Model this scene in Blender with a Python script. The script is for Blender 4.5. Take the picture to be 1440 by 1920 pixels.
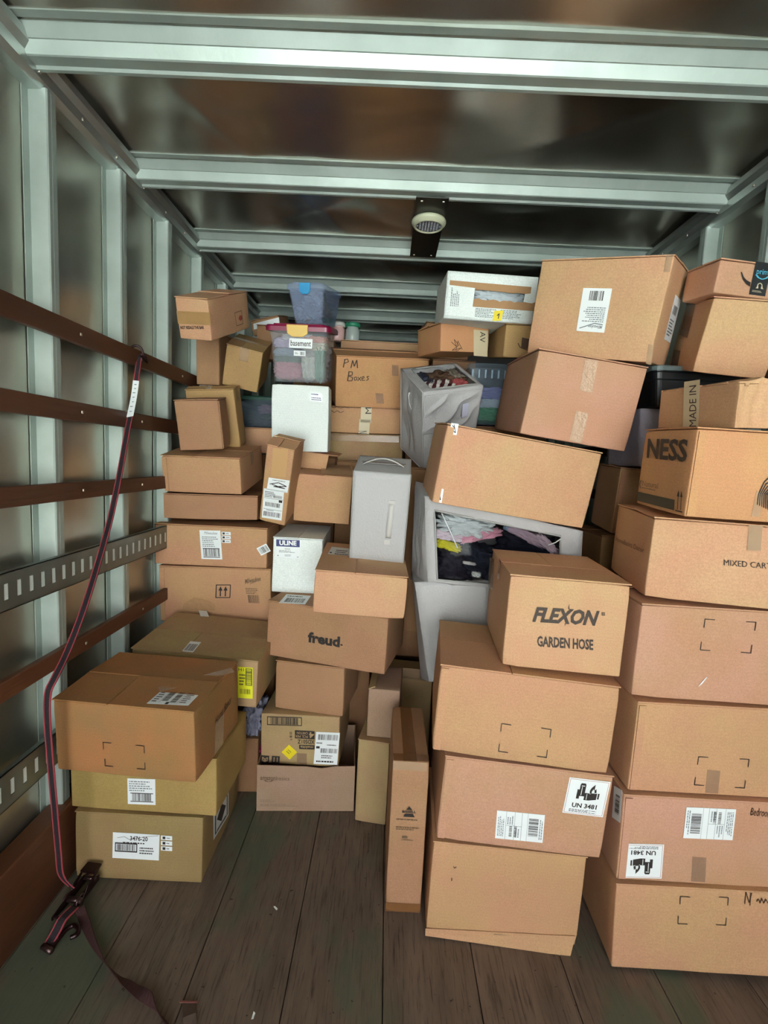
import bpy, bmesh, math, random
from mathutils import Vector, Matrix, Euler, noise
S = bpy.context.scene
C = S.collection
for o in list(bpy.data.objects): bpy.data.objects.remove(o)
random.seed(7)

# ------------------------------------------------------------------ camera
FP = 935.0; HC = 1.59                      # focal length in pixels of a 1440x1920 frame, eye height
def _axes():
    Y = Vector((8, 96, -FP)).normalized()
    X = Vector((1, -.046, 0)); X.z = -(X.x*8+X.y*96)/(-FP); X.normalize(); X = (X-Y*X.dot(Y)).normalized()
    Z = X.cross(Y)
    return Matrix((X, Y, Z))                # rows: world axes in camera coordinates  (world = M @ cam)
RW = _axes()
cd = bpy.data.cameras.new('camera'); cam = bpy.data.objects.new('camera', cd); C.objects.link(cam)
cd.sensor_fit = 'VERTICAL'; cd.sensor_height = 24; cd.lens = FP/1920*24; cd.clip_start = .02
cam.matrix_world = Matrix.Translation((0, 0, HC)) @ RW.to_4x4()
S.camera = cam
EYE = Vector((0, 0, HC))
def ray(x, y):
    d = RW @ Vector((x-720, 960-y, -FP)); return d/d.y
def at(x, y, Y): return EYE+ray(x, y)*Y
def atz(x, y, z): d = ray(x, y); return EYE+d*((z-HC)/d.z)
def atx(x, y, X): d = ray(x, y); return EYE+d*(X/d.x)

# ------------------------------------------------------------------ world, exposure
W = bpy.data.worlds.new('daylight'); S.world = W; W.use_nodes = True
nt = W.node_tree; bg = nt.nodes['Background']
tc = nt.nodes.new('ShaderNodeTexCoord'); sx = nt.nodes.new('ShaderNodeSeparateXYZ'); rp = nt.nodes.new('ShaderNodeValToRGB')
nt.links.new(tc.outputs['Generated'], sx.inputs[0]); nt.links.new(sx.outputs['Z'], rp.inputs[0]); nt.links.new(rp.outputs[0], bg.inputs[0])
rp.color_ramp.elements[0].position = 0; rp.color_ramp.elements[0].color = (1, 1, .97, 1)
rp.color_ramp.elements[1].position = .75; rp.color_ramp.elements[1].color = (.42, .52, .62, 1)
bg.inputs[1].default_value = .95
sn = bpy.data.lights.new('sun', 'SUN'); sn.energy = 9; sn.angle = .01; sn.color = (.97, 1, .98)
so = bpy.data.objects.new('sun', sn); C.objects.link(so); so.location = (-6, 4, 12); so.rotation_euler = Vector((-.55, .25, 1)).to_track_quat('Z', 'Y').to_euler()
S.view_settings.view_transform = 'Standard'; S.view_settings.look = 'None'
S.view_settings.gamma = 1; S.view_settings.use_curve_mapping = False
S.view_settings.exposure = 3.42

# ------------------------------------------------------------------ materials
def lin(h):
    h = h.lstrip('#'); v = [int(h[i:i+2], 16)/255 for i in (0, 2, 4)]
    return tuple(c/12.92 if c <= .04045 else ((c+.055)/1.055)**2.4 for c in v)
MATS = {}
def mat(name, color, rough=.6, metal=0, bump=0, bscale=60, var=0, vscale=3, alt=None, coat=0, alpha=1, tint=None, spec=.5, stretch=(1, 1, 1), trans=0):
    if name in MATS: return MATS[name]
    m = bpy.data.materials.new(name); m.use_nodes = True; t = m.node_tree; n = t.nodes; L = t.links
    p = n['Principled BSDF']
    c = lin(color) if isinstance(color, str) else color
    p.inputs['Base Color'].default_value = (*c, 1); p.inputs['Roughness'].default_value = rough
    p.inputs['Metallic'].default_value = metal; p.inputs['Coat Weight'].default_value = coat
    p.inputs['Specular IOR Level'].default_value = spec
    if var or bump:
        co = n.new('ShaderNodeTexCoord'); mp = n.new('ShaderNodeMapping'); mp.inputs['Scale'].default_value = stretch
        L.new(co.outputs['Object'], mp.inputs[0])
    if var:
        a = n.new('ShaderNodeTexNoise'); a.inputs['Scale'].default_value = vscale; a.inputs['Detail'].default_value = 5
        L.new(mp.outputs[0], a.inputs['Vector'])
        r = n.new('ShaderNodeMapRange'); r.inputs[1].default_value = .35; r.inputs[2].default_value = .68; L.new(a.outputs[0], r.inputs[0])
        mx = n.new('ShaderNodeMix'); mx.data_type = 'RGBA'; L.new(r.outputs[0], mx.inputs[0])
        d = lin(alt) if alt else tuple(v*(1-var) for v in c)
        mx.inputs[6].default_value = (*c, 1); mx.inputs[7].default_value = (*d, 1); L.new(mx.outputs[2], p.inputs['Base Color'])
    if bump:
        b = n.new('ShaderNodeTexNoise'); b.inputs['Scale'].default_value = bscale; b.inputs['Detail'].default_value = 4
        L.new(mp.outputs[0], b.inputs['Vector'])
        bp = n.new('ShaderNodeBump'); bp.inputs['Strength'].default_value = bump; bp.inputs['Distance'].default_value = .01
        L.new(b.outputs[0], bp.inputs['Height']); L.new(bp.outputs[0], p.inputs['Normal'])
    if alpha < 1:
        tr = n.new('ShaderNodeBsdfTransparent'); ms = n.new('ShaderNodeMixShader'); ms.inputs[0].default_value = alpha
        tr.inputs[0].default_value = tint or (*(v*.25+.75 for v in c), 1)
        out = n['Material Output']; L.new(tr.outputs[0], ms.inputs[1]); L.new(p.outputs[0], ms.inputs[2]); L.new(ms.outputs[0], out.inputs[0])
    MATS[name] = m; return m
def cardboard(name, color, alt=None):   # kraft liner: blotches, fibres, faint flutes
    if name in MATS: return MATS[name]
    m = bpy.data.materials.new(name); m.use_nodes = True; t = m.node_tree; n = t.nodes; L = t.links; p = n['Principled BSDF']
    p.inputs['Roughness'].default_value = .72; p.inputs['Specular IOR Level'].default_value = .3
    c = lin(color); d = lin(alt or color); 
    co = n.new('ShaderNodeTexCoord'); oi = n.new('ShaderNodeObjectInfo')
    ad = n.new('ShaderNodeVectorMath'); ad.operation = 'ADD'; L.new(co.outputs['Object'], ad.inputs[0]); 
    sc = n.new('ShaderNodeVectorMath'); sc.operation = 'SCALE'; sc.inputs[3].default_value = 37; 
    cb = n.new('ShaderNodeCombineXYZ'); L.new(oi.outputs['Random'], cb.inputs[0]); L.new(oi.outputs['Random'], cb.inputs[1]); L.new(cb.outputs[0], sc.inputs[0]); L.new(sc.outputs[0], ad.inputs[1])
    a = n.new('ShaderNodeTexNoise'); a.inputs['Scale'].default_value = 4.5; a.inputs['Detail'].default_value = 6; a.inputs['Roughness'].default_value = .6; L.new(ad.outputs[0], a.inputs['Vector'])
    r = n.new('ShaderNodeMapRange'); r.inputs[1].default_value = .36; r.inputs[2].default_value = .66; L.new(a.outputs[0], r.inputs[0])
    mx = n.new('ShaderNodeMix'); mx.data_type = 'RGBA'; L.new(r.outputs[0], mx.inputs[0]); mx.inputs[6].default_value = (*c, 1); mx.inputs[7].default_value = (*d, 1)
    g2 = n.new('ShaderNodeTexNoise'); g2.inputs['Scale'].default_value = 3.1; g2.inputs['Detail'].default_value = 3; L.new(sc.outputs[0], g2.inputs['Vector'])
    ad2 = n.new('ShaderNodeVectorMath'); ad2.operation = 'ADD'; L.new(ad.outputs[0], ad2.inputs[0]); ad2.inputs[1].default_value = (7.3, 2.1, 4.4); L.new(ad2.outputs[0], g2.inputs['Vector'])
    r5 = n.new('ShaderNodeMapRange'); r5.inputs[1].default_value = .4; r5.inputs[2].default_value = .62; L.new(g2.outputs[0], r5.inputs[0])
    mx2 = n.new('ShaderNodeMix'); mx2.data_type = 'RGBA'; mx2.blend_type = 'MULTIPLY'; mx2.inputs[0].default_value = 1; L.new(mx.outputs[2], mx2.inputs[6])
    mx3 = n.new('ShaderNodeMix'); mx3.data_type = 'RGBA'; L.new(r5.outputs[0], mx3.inputs[0]); mx3.inputs[6].default_value = (.985, 1.005, .965, 1) if color != '#eef5f2' else (1, 1, 1, 1); mx3.inputs[7].default_value = (1.04, .98, 1.03, 1) if color != '#eef5f2' else (1, 1, 1, 1); L.new(mx3.outputs[2], mx2.inputs[7]); mx = mx2
    f = n.new('ShaderNodeTexNoise'); f.inputs['Scale'].default_value = 260; f.inputs['Detail'].default_value = 2; L.new(ad.outputs[0], f.inputs['Vector'])
    r2 = n.new('ShaderNodeMapRange'); r2.inputs[1].default_value = .3; r2.inputs[2].default_value = .7; r2.inputs[3].default_value = .88; r2.inputs[4].default_value = 1.08; L.new(f.outputs[0], r2.inputs[0])
    # faint flute lines that show through the liner
    wv = n.new('ShaderNodeTexWave'); wv.bands_direction = 'Z'; wv.inputs['Scale'].default_value = 28; wv.inputs['Distortion'].default_value = 1.5; wv.inputs['Detail'].default_value = 1; L.new(co.outputs['Object'], wv.inputs['Vector'])
    r3 = n.new('ShaderNodeMapRange'); r3.inputs[3].default_value = .985; r3.inputs[4].default_value = 1.008; L.new(wv.outputs[0], r3.inputs[0])
    mu = n.new('ShaderNodeMath'); mu.operation = 'MULTIPLY'; L.new(r2.outputs[0], mu.inputs[0]); L.new(r3.outputs[0], mu.inputs[1])
    vs = n.new('ShaderNodeVectorMath'); vs.operation = 'SCALE'; L.new(mx.outputs[2], vs.inputs[0]); L.new(mu.outputs[0], vs.inputs[3]); L.new(vs.outputs[0], p.inputs['Base Color'])
    bp = n.new('ShaderNodeBump'); bp.inputs['Strength'].default_value = .35; bp.inputs['Distance'].default_value = .003
    b = n.new('ShaderNodeTexNoise'); b.inputs['Scale'].default_value = 22; b.inputs['Detail'].default_value = 6; L.new(ad.outputs[0], b.inputs['Vector']); L.new(b.outputs[0], bp.inputs['Height']); L.new(bp.outputs[0], p.inputs['Normal'])
    MATS[name] = m; return m
K = {
 'pink': cardboard('cardboard_pinkish', '#c4977d', '#be9170'),
 'tan': cardboard('cardboard_tan', '#c39a70', '#c09170'),
 'light': cardboard('cardboard_light', '#cba57c', '#ca9a78'),
 'orange': cardboard('cardboard_orange', '#cb9c6c', '#c69168'),
 'yellow': cardboard('cardboard_yellow', '#ba9866', '#b39063'),
 'brown': cardboard('cardboard_brown', '#b08766', '#a77f5e'),
 'oliveshaded': cardboard('cardboard_olive_shaded', '#9a8458', '#947a52'), 'yellowshaded': cardboard('cardboard_yellow_shaded', '#ab9058', '#a38751'), 'brownshaded': cardboard('cardboard_brown_shaded', '#a87548', '#96754a'),  # near left stack: partly own tone, partly its weaker light darkened into the colour
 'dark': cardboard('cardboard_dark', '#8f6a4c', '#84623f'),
 'olive': cardboard('cardboard_olive', '#b09a6c', '#a98a68'),
 'mauve': cardboard('cardboard_mauve', '#a98d78', '#a1836c'),
 'white': cardboard('white_board', '#eef5f2', '#e8f0ee'),
}
INK = mat('dark_ink', '#2a2420', .6); INKB = mat('faded_ink', '#6d563f', .7); PEN = mat('marker_pen', '#4a3220', .6)
PAPER = mat('white_paper', '#eef3f4', .45, coat=.3); YEL = mat('yellow_paper', '#e8e62a', .5); YEL2 = mat('yellow_sticker', '#efd81c', .5)
NAVY = mat('navy_print', '#27326e', .5); GREYP = mat('grey_print', '#7c8488', .6); RED = mat('red_print', '#b04a38', .6)
CLEAR = mat('clear_tape', '#d2b391', .16, alpha=.35, tint=(1, 1, 1, 1), bump=.35, bscale=45, coat=.6)
BRT = mat('brown_tape', '#96673e', .25, alpha=.5, tint=(1, .97, .93, 1), bump=.5, bscale=30, coat=.5)
WORN = mat('worn_tape', '#a98a72', .45, alpha=.3, tint=(1, 1, 1, 1))
PTAPE = mat('printed_paper_tape', '#cdbf9f', .5)
BLACKT = mat('black_tape', '#23262a', .3)
TORN = mat('torn_kraft', '#b28a62', .8, bump=.5, bscale=50)

# ------------------------------------------------------------------ mesh helpers
def mesh_obj(name, verts, faces, m, parent=None, smooth=False, M=None):
    me = bpy.data.meshes.new(name); me.from_pydata([tuple(v) for v in verts], [], faces); me.update()
    if m: me.materials.append(m)
    if smooth:
        for p in me.polygons: p.use_smooth = True
    o = bpy.data.objects.new(name, me); C.objects.link(o)
    if parent: o.parent = parent
    if M is not None: o.matrix_local = M
    return o
class MB:
    def __init__(s): s.v = []; s.f = []
    def box(s, x0, y0, z0, x1, y1, z1, M=None):
        b = len(s.v); P = [Vector(p) for p in ((x0,y0,z0),(x1,y0,z0),(x1,y1,z0),(x0,y1,z0),(x0,y0,z1),(x1,y0,z1),(x1,y1,z1),(x0,y1,z1))]
        s.v += [M @ p for p in P] if M else P
        s.f += [tuple(b+i for i in q) for q in ((0,3,2,1),(4,5,6,7),(0,1,5,4),(1,2,6,5),(2,3,7,6),(3,0,4,7))]
        return s
    def prism(s, prof, a, b, axis='x'):
        n = len(prof); k = len(s.v)
        for t in (a, b):
            for p, q in prof: s.v.append(Vector((t, p, q)) if axis == 'x' else Vector((p, t, q)) if axis == 'y' else Vector((p, q, t)))
        for i in range(n): j = (i+1) % n; s.f.append((k+i, k+j, k+n+j, k+n+i))
        s.f += [tuple(k+i for i in range(n))[::-1], tuple(k+n+i for i in range(n))]
        return s
    def tube(s, pts, r, n=8, cap=True):
        pts = [Vector(p) for p in pts]; k = len(s.v); rs = r if isinstance(r, (list, tuple)) else [r]*len(pts)
        up = Vector((0, 0, 1)); prev = None
        for i, p in enumerate(pts):
            t = (pts[min(i+1, len(pts)-1)]-pts[max(i-1, 0)]).normalized()
            a = (prev if prev is not None else (up if abs(t.z) < .9 else Vector((1, 0, 0)))); a = (a-t*a.dot(t)).normalized(); prev = a; b = t.cross(a)
            for j in range(n): w = 2*math.pi*j/n; s.v.append(p+(a*math.cos(w)+b*math.sin(w))*rs[i])
        for i in range(len(pts)-1):
            for j in range(n): q = (j+1) % n; s.f.append((k+i*n+j, k+i*n+q, k+(i+1)*n+q, k+(i+1)*n+j))
        if cap: s.f += [tuple(k+j for j in range(n))[::-1], tuple(k+(len(pts)-1)*n+j for j in range(n))]
        return s
    def build(s, name, m, parent=None, smooth=False, bevel=0):
        o = mesh_obj(name, s.v, s.f, m, parent, smooth)
        if bevel:
            b = o.modifiers.new('bevel', 'BEVEL'); b.width = bevel; b.segments = 2; b.limit_method = 'ANGLE'
        return o
def tag(o, label=None, cat=None, group=None, kind=None):
    if label: o['label'] = label
    if cat: o['category'] = cat
    if group: o['group'] = group
    if kind: o['kind'] = kind
    return o
def empty(name, loc=(0, 0, 0), rot=(0, 0, 0)):
    o = bpy.data.objects.new(name, None); C.objects.link(o); o.location = loc; o.rotation_euler = rot; o.empty_display_size = .05
    return o
def crumple(o, levels=0, amp=0, scale=5):
    pass

# text as flat mesh normalised to the unit square
_tc = {}
def text_mesh(t, shear=0, bold=0, space=1):
    k = (t, shear, bold, space)
    if k in _tc: return _tc[k]
    cu = bpy.data.curves.new('t', 'FONT'); cu.body = t; cu.shear = shear; cu.offset = bold; cu.space_character = space; cu.resolution_u = 2
    o = bpy.data.objects.new('t', cu); C.objects.link(o)
    dg = bpy.context.evaluated_depsgraph_get(); me = bpy.data.meshes.new_from_object(o.evaluated_get(dg))
    v = [x.co.copy() for x in me.vertices]; f = [tuple(p.vertices) for p in me.polygons]
    bpy.data.objects.remove(o); bpy.data.curves.remove(cu); bpy.data.meshes.remove(me)
    x0 = min(p.x for p in v); x1 = max(p.x for p in v); y0 = min(p.y for p in v); y1 = max(p.y for p in v)
    v = [((p.x-x0)/(x1-x0), (p.y-y0)/(y1-y0)) for p in v]
    _tc[k] = (v, f); return _tc[k]

# ------------------------------------------------------------------ box geometry (fitted: x y z rx ry rz w d h)
P = {
 'A1': (-0.854, 1.919, 0.003, 0.001, 0.012, 0.008, 0.469, 0.459, 0.264),
 'A2': (-0.832, 1.87, 0.269, -0.002, -0.007, -0.033, 0.544, 0.344, 0.224),
 'A3': (-0.816, 1.749, 0.505, 0.057, -0.007, -0.091, 0.494, 0.363, 0.26),
 'A4': (-0.777, 2.24, 0.541, 0.058, 0.045, -0.036, 0.546, 0.423, 0.217),
 'B1': (-0.849, 2.677, 0.716, 0.015, -0.021, -0.038, 0.583, 0.35, 0.296),
 'B2': (-0.878, 2.623, 1.013, -0.006, -0.002, -0.021, 0.577, 0.259, 0.21),
 'B3': (-0.902, 2.678, 1.252, -0.001, -0.008, 0.098, 0.466, 0.35, 0.128),
 'B4': (-0.914, 2.67, 1.42, 0.189, -0.006, -0.039, 0.397, 0.373, 0.188),
 'B5': (-0.94, 2.583, 1.614, 0.17, -0.072, 0.064, 0.213, 0.162, 0.248),
 'B6': (-0.941, 2.809, 1.636, 0.282, -0.06, 0.008, 0.257, 0.129, 0.316),
 'C1': (-0.891, 2.59, 2.192, 0.388, 0.064, -0.124, 0.159, 0.443, 0.185),
 'C2': (-0.859, 2.982, 2.012, 0.405, 0.181, 0.144, 0.196, 0.312, 0.228),
 'C3': (-0.808, 3.447, 2.45, 0.267, -0.206, -0.07, 0.189, 0.291, 0.053),
 'T1': (-0.491, 3.24, 2.417, 0.228, 0.011, -0.074, 0.203, 0.549, 0.221),
 'T2': (-0.479, 2.79, 2.003, 0.197, -0.006, -0.005, 0.298, 0.333, 0.264),
 'D1': (-0.466, 2.705, 1.621, 0.047, -0.01, 0.05, 0.292, 0.22, 0.338),
 'D2': (-0.534, 2.447, 1.296, 0.323, 0.18, -0.045, 0.129, 0.177, 0.387),
 'D3': (-0.337, 2.643, 1.287, 0.14, 0.04, 0.097, 0.281, 0.325, 0.242),
 'E1': (-0.097, 3.144, 1.954, 0.316, -0.041, 0.204, 0.536, 0.374, 0.287),
 'E2': (-0.156, 3.145, 1.744, 0, -0.013, 0.04, 0.449, 0.334, 0.155),
 'E3': (-0.138, 3.145, 1.58, -0, -0.008, -0.059, 0.461, 0.334, 0.16),
 'F2': (0.259, 2.697, 1.617, 0.483, -0.188, 0.233, 0.297, 0.339, 0.448),
 'H1': (0.432, 2.614, 2.283, 0.115, 0.018, 0.026, 0.418, 0.418, 0.203),
 'H2': (0.314, 2.749, 2.169, 0.08, -0.083, 0.348, 0.275, 0.291, 0.139),
 'H3': (0.586, 2.659, 2.146, 0.186, -0.001, 0.001, 0.123, 0.405, 0.154),
 'I1': (0.812, 2.07, 2.03, 0.118, 0.16, -0.651, 0.467, 0.282, 0.35),
 'I2': (0.709, 2.228, 1.718, 0.095, 0.131, -0.029, 0.406, 0.624, 0.317),
 'I3': (0.461, 2.066, 1.412, 0.08, 0.133, 0.076, 0.607, 0.309, 0.302),
 'J1': (0.46, 1.725, 0.007, 0.006, 0.024, -0.045, 0.506, 0.4, 0.333),
 'J2': (0.483, 1.694, 0.366, 0.016, 0.053, -0.043, 0.531, 0.4, 0.291),
 'J3': (0.469, 1.687, 0.673, 0.009, 0.044, -0.093, 0.543, 0.429, 0.287),
 'J4': (0.579, 1.705, 0.966, 0.008, 0.024, -0.077, 0.361, 0.427, 0.294),
 'K1': (1.074, 1.625, 0.013, -0.016, -0.033, -0.044, 0.555, 0.38, 0.29),
 'K2': (1.061, 1.642, 0.305, -0.005, -0.001, -0.017, 0.555, 0.38, 0.288),
 'K3': (1.073, 1.659, 0.599, 0.019, 0.007, -0.003, 0.555, 0.38, 0.296),
 'K4': (1.062, 1.661, 0.901, 0.015, 0.011, -0.023, 0.555, 0.38, 0.297),
 'K5': (1.107, 1.645, 1.209, 0.026, 0.019, -0.163, 0.555, 0.38, 0.25),
 'K6': (1.07, 1.536, 1.472, 0.041, 0.022, -0.049, 0.46, 0.31, 0.25),
 'K7': (1.125, 1.592, 1.739, 0.065, -0.035, 0.008, 0.366, 0.396, 0.144),
 'K8': (1.207, 1.94, 1.974, 0.229, 0.11, -0.234, 0.23, 0.338, 0.248),
 'K9': (1.196, 1.841, 2.2, 0.104, 0.049, 0.074, 0.282, 0.172, 0.11),
 'L3': (1.066, 2.241, 1.329, 0.06, 0.042, -0.069, 0.193, 0.265, 0.283),
 'M5': (-0.33, 2.33, 0.198, 0, -0.015, -0.044, 0.359, 0.4, 0.24),
 'M6': (-0.313, 2.275, 0.001, 0, -0.003, 0.061, 0.436, 0.35, 0.218),
 'M4': (-0.285, 2.303, 0.438, 0.002, -0.002, -0.167, 0.323, 0.3, 0.23),
 'M1': (-0.202, 2.319, 0.675, 0.003, 0.023, -0.234, 0.562, 0.38, 0.259),
 'M2': (-0.098, 2.177, 0.982, 0.05, 0.043, 0.033, 0.368, 0.498, 0.178),
 'F1': (-0.028, 2.273, 1.141, 0.268, 0.033, -0.03, 0.233, 0.267, 0.451),
 'M3': (-0.417, 2.544, 0.943, 0.019, 0.013, 0.021, 0.236, 0.425, 0.269),
 'N1': (0.016, 2.191, 0, -0.001, 0.004, -0.16, 0.14, 0.3, 0.383),
 'N2': (0.037, 2.193, 0.384, 0, 0.003, -0.071, 0.14, 0.25, 0.221),
 'N3': (0.14, 2.509, 0, 0, 0.001, -0.119, 0.287, 0.22, 0.515),
 'O': (0.125, 1.806, 0.001, 0.002, 0.003, -0.002, 0.129, 0.38, 0.568),
}
class Box:
    def __init__(s, p, rot=None):
        s.x, s.y, s.z, s.rx, s.ry, s.rz, s.w, s.d, s.h = p
        s.M = Matrix.Translation((s.x, s.y, s.z)) @ Euler((s.rx, s.ry, s.rz)).to_matrix().to_4x4(); s.I = s.M.inverted()
    def loc(s, face, u, v, n=0):
        w, d, h = s.w, s.d, s.h
        return Vector({'F': (u-w/2, -d/2-n, v), 'R': (w/2+n, u-d/2, v), 'L': (-w/2-n, d/2-u, v), 'T': (u-w/2, v-d/2, h+n)}[face])
    def uv(s, face, px, py):
        o = s.I @ EYE; dr = (s.I.to_3x3() @ ray(px, py)); w, d, h = s.w, s.d, s.h
        ax, val = {'F': (1, -d/2), 'R': (0, w/2), 'L': (0, -w/2), 'T': (2, h)}[face]
        q = o+dr*((val-o[ax])/dr[ax])
        return Vector({'F': (q.x+w/2, q.z), 'R': (q.y+d/2, q.z), 'L': (d/2-q.y, q.z), 'T': (q.x+w/2, q.y+d/2)}[face])
def rbox(w, d, h, n=9, r=.005, amp=.0025, seed=0, h0=0):
    """closed rounded box skin, slightly dented inwards"""
    def ax(a): return [-a/2, -a/2+r*.35, -a/2+r]+[-a/2+r+(a-2*r)*i/(n-1) for i in range(1, n-1)]+[a/2-r, a/2-r*.35, a/2]
    X, Y, Z = ax(w), ax(d), ax(h); V = {}; vs = []; fs = []
    sd = Vector((seed*3.1, seed*1.7, seed*5.3)); hw, hd, hh = w/2-r, d/2-r, h/2-r
    def vert(p):
        k = tuple(round(c, 6) for c in p)
        if k in V: return V[k]
        q = Vector((max(-hw, min(hw, p[0])), max(-hd, min(hd, p[1])), max(-hh, min(hh, p[2])))); dv = Vector(p)-q
        nrm = dv.normalized() if dv.length > 0 else Vector((0, 0, 1)); pt = q+nrm*r
        a = noise.noise(Vector(p)*7+sd)*.5+.5
        corner = (abs(p[0])/(w/2)*abs(p[1])/(d/2)*abs(p[2])/(h/2))**6
        pt -= nrm*(amp*a+corner*.006*max(0, noise.noise(Vector(p)*20+sd)+.3))
        pt.z += h/2+h0; V[k] = len(vs); vs.append(pt); return V[k]
    def face(A, B, f, flip):
        for i in range(len(A)-1):
            for j in range(len(B)-1):
                q = [vert(f(A[i], B[j])), vert(f(A[i+1], B[j])), vert(f(A[i+1], B[j+1])), vert(f(A[i], B[j+1]))]
                fs.append(tuple(q[::-1] if flip else q))
    face(X, Z, lambda a, b: (a, -d/2, b), False); face(X, Z, lambda a, b: (a, d/2, b), True)
    face(Y, Z, lambda a, b: (w/2, a, b), False); face(Y, Z, lambda a, b: (-w/2, a, b), True)
    face(X, Y, lambda a, b: (a, b, h/2), False); face(X, Y, lambda a, b: (a, b, -h/2), True)
    return vs, fs
ZL = .0012
def decal(b, root, face, quad, m, name, n=None, thick=.0004, uvq=None):
    """flat piece on a box face; quad = pixels of its own bottom-left, bottom-right, top-left"""
    n = ZL if n is None else n
    if face == 'T': n += .001
    A, B, D = uvq or [b.uv(face, *q) for q in quad]
    E = B+D-A; pts = [A, B, E, D]
    vs = [b.loc(face, p.x, p.y, n) for p in pts]+[b.loc(face, p.x, p.y, n-thick) for p in pts]
    fs = [(0,1,2,3),(7,6,5,4),(0,4,5,1),(1,5,6,2),(2,6,7,3),(3,7,4,0)]
    return mesh_obj(name, vs, fs, m, root)
def art(b, root, face, quad, items, m=None, name='print', n=None, uvq=None):
    """flat print mapped from the unit square onto a box face"""
    n = (ZL if n is None else n)+.0004
    if face == 'T': n += .001
    A, B, D = uvq or [b.uv(face, *q) for q in quad]; ex = B-A; ey = D-A
    vs = []; fs = []
    def put(v, f):
        k = len(vs)
        for x, y in v: q = A+ex*x+ey*y; vs.append(b.loc(face, q.x, q.y, n))
        fs.extend(tuple(k+i for i in g) for g in f)
    rnd = random.Random(len(vs)+int(A.x*1000))
    def rect(x0, y0, x1, y1): put([(x0, y0), (x1, y0), (x1, y1), (x0, y1)], [(0, 1, 2, 3)])
    for it in items:
        k = it[0]
        if k == 'rect': rect(*it[1:5])
        elif k == 'frame':
            x0, y0, x1, y1, t, ty = it[1:7]; rect(x0, y0, x1, y0+ty); rect(x0, y1-ty, x1, y1); rect(x0, y0, x0+t, y1); rect(x1-t, y0, x1, y1)
        elif k == 'bar':
            x0, y0, x1, y1, c = it[1:6]; w = (x1-x0)/c
            for i in range(c): rect(x0+i*w, y0, x0+i*w+w*rnd.choice((.3, .45, .6, .75)), y1)
        elif k == 'barv':
            x0, y0, x1, y1, c = it[1:6]; w = (y1-y0)/c
            for i in range(c): rect(x0, y0+i*w, x1, y0+i*w+w*rnd.choice((.3, .45, .6, .75)))
        elif k == 'lines':
            x0, y0, x1, y1, c = it[1:6]; hh = (y1-y0)/c
            for i in range(c):
                x = x0; end = x0+(x1-x0)*rnd.uniform(.6, 1)
                while x < end:
                    l = rnd.uniform(.04, .13)*(x1-x0); rect(x, y0+i*hh+hh*.25, min(x+l, end), y0+i*hh+hh*.72); x += l+.025*(x1-x0)
        elif k == 'linesv':
            x0, y0, x1, y1, c = it[1:6]; hh = (x1-x0)/c
            for i in range(c):
                y = y0; end = y0+(y1-y0)*rnd.uniform(.6, 1)
                while y < end:
                    l = rnd.uniform(.04, .13)*(y1-y0); rect(x0+i*hh+hh*.25, y, x0+i*hh+hh*.72, min(y+l, end)); y += l+.025*(y1-y0)
        elif k == 'text':
            t, x0, y0, x1, y1 = it[1:6]; kw = it[6] if len(it) > 6 else {}
            v, f = text_mesh(t, **kw); put([(x0+(x1-x0)*x, y0+(y1-y0)*y) for x, y in v], f)
        elif k == 'poly': put(it[1], [tuple(range(len(it[1])))])
        elif k == 'stroke':
            pts, w = it[1], it[2]; asp = it[3] if len(it) > 3 else 1
            for (x0, y0), (x1, y1) in zip(pts, pts[1:]):
                dx, dy = x1-x0, y1-y0; l = math.hypot(dx, dy) or 1; nx, ny = -dy/l*w, dx/l*w*asp
                put([(x0-nx, y0-ny), (x1-nx, y1-ny), (x1+nx, y1+ny), (x0+nx, y0+ny)], [(0, 1, 2, 3)])
    return mesh_obj(name, vs, fs, m or INK, root)
def flap_boards(b, root, m, pattern, seed, lift=.012):
    rnd = random.Random(seed); w, d, h = b.w, b.d, b.h; t = .004; g = .0035; s = rnd.uniform(.38, .45)
    R = {'H': [(0, 0, 1, .5, 'f'), (0, .5, 1, 1, 'b')], 'V': [(0, 0, .5, 1, 'l'), (.5, 0, 1, 1, 'r')],
         'T': [(0, .5, 1, 1, 'b'), (0, 0, s, .5, 'f'), (s, 0, 1, .5, 'f')], 'U': [(0, 0, 1, .42, 'f'), (0, .42, .47, 1, 'b'), (.47, .42, 1, 1, 'b')]}[pattern]
    for x0, y0, x1, y1, hg in R:
        X0, X1, Y0, Y1 = x0*w-w/2+(g/2 if x0 else 0), x1*w-w/2-(g/2 if x1 < 1 else 0), y0*d-d/2+(g/2 if y0 else 0), y1*d-d/2-(g/2 if y1 < 1 else 0)
        a = rnd.uniform(.1, 1)*lift; N = 4; vs = []; fs = []
        for k in (0, 1):
            for i in range(N+1):
                for j in range(N+1):
                    x = X0+(X1-X0)*i/N; y = Y0+(Y1-Y0)*j/N
                    q = {'f': (y-Y0)/(Y1-Y0), 'b': (Y1-y)/(Y1-Y0), 'l': (x-X0)/(X1-X0), 'r': (X1-x)/(X1-X0)}[hg]
                    vs.append((x, y, h-t+k*t+a*q*q*(1 if seed % 2 else .4)))
        n1 = (N+1)**2; I = lambda k, i, j: k*n1+i*(N+1)+j
        for i in range(N):
            for j in range(N):
                fs.append((I(1,i,j), I(1,i+1,j), I(1,i+1,j+1), I(1,i,j+1))); fs.append((I(0,i,j+1), I(0,i+1,j+1), I(0,i+1,j), I(0,i,j)))
            for (p, q) in (((i,0),(i+1,0)), ((i+1,N),(i,N)), ((0,i+1),(0,i)), ((N,i),(N,i+1))):
                fs.append((I(0,*p), I(0,*q), I(1,*q), I(1,*p)))
        mesh_obj('flap', vs, fs, m, root)
_n = 0
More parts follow.
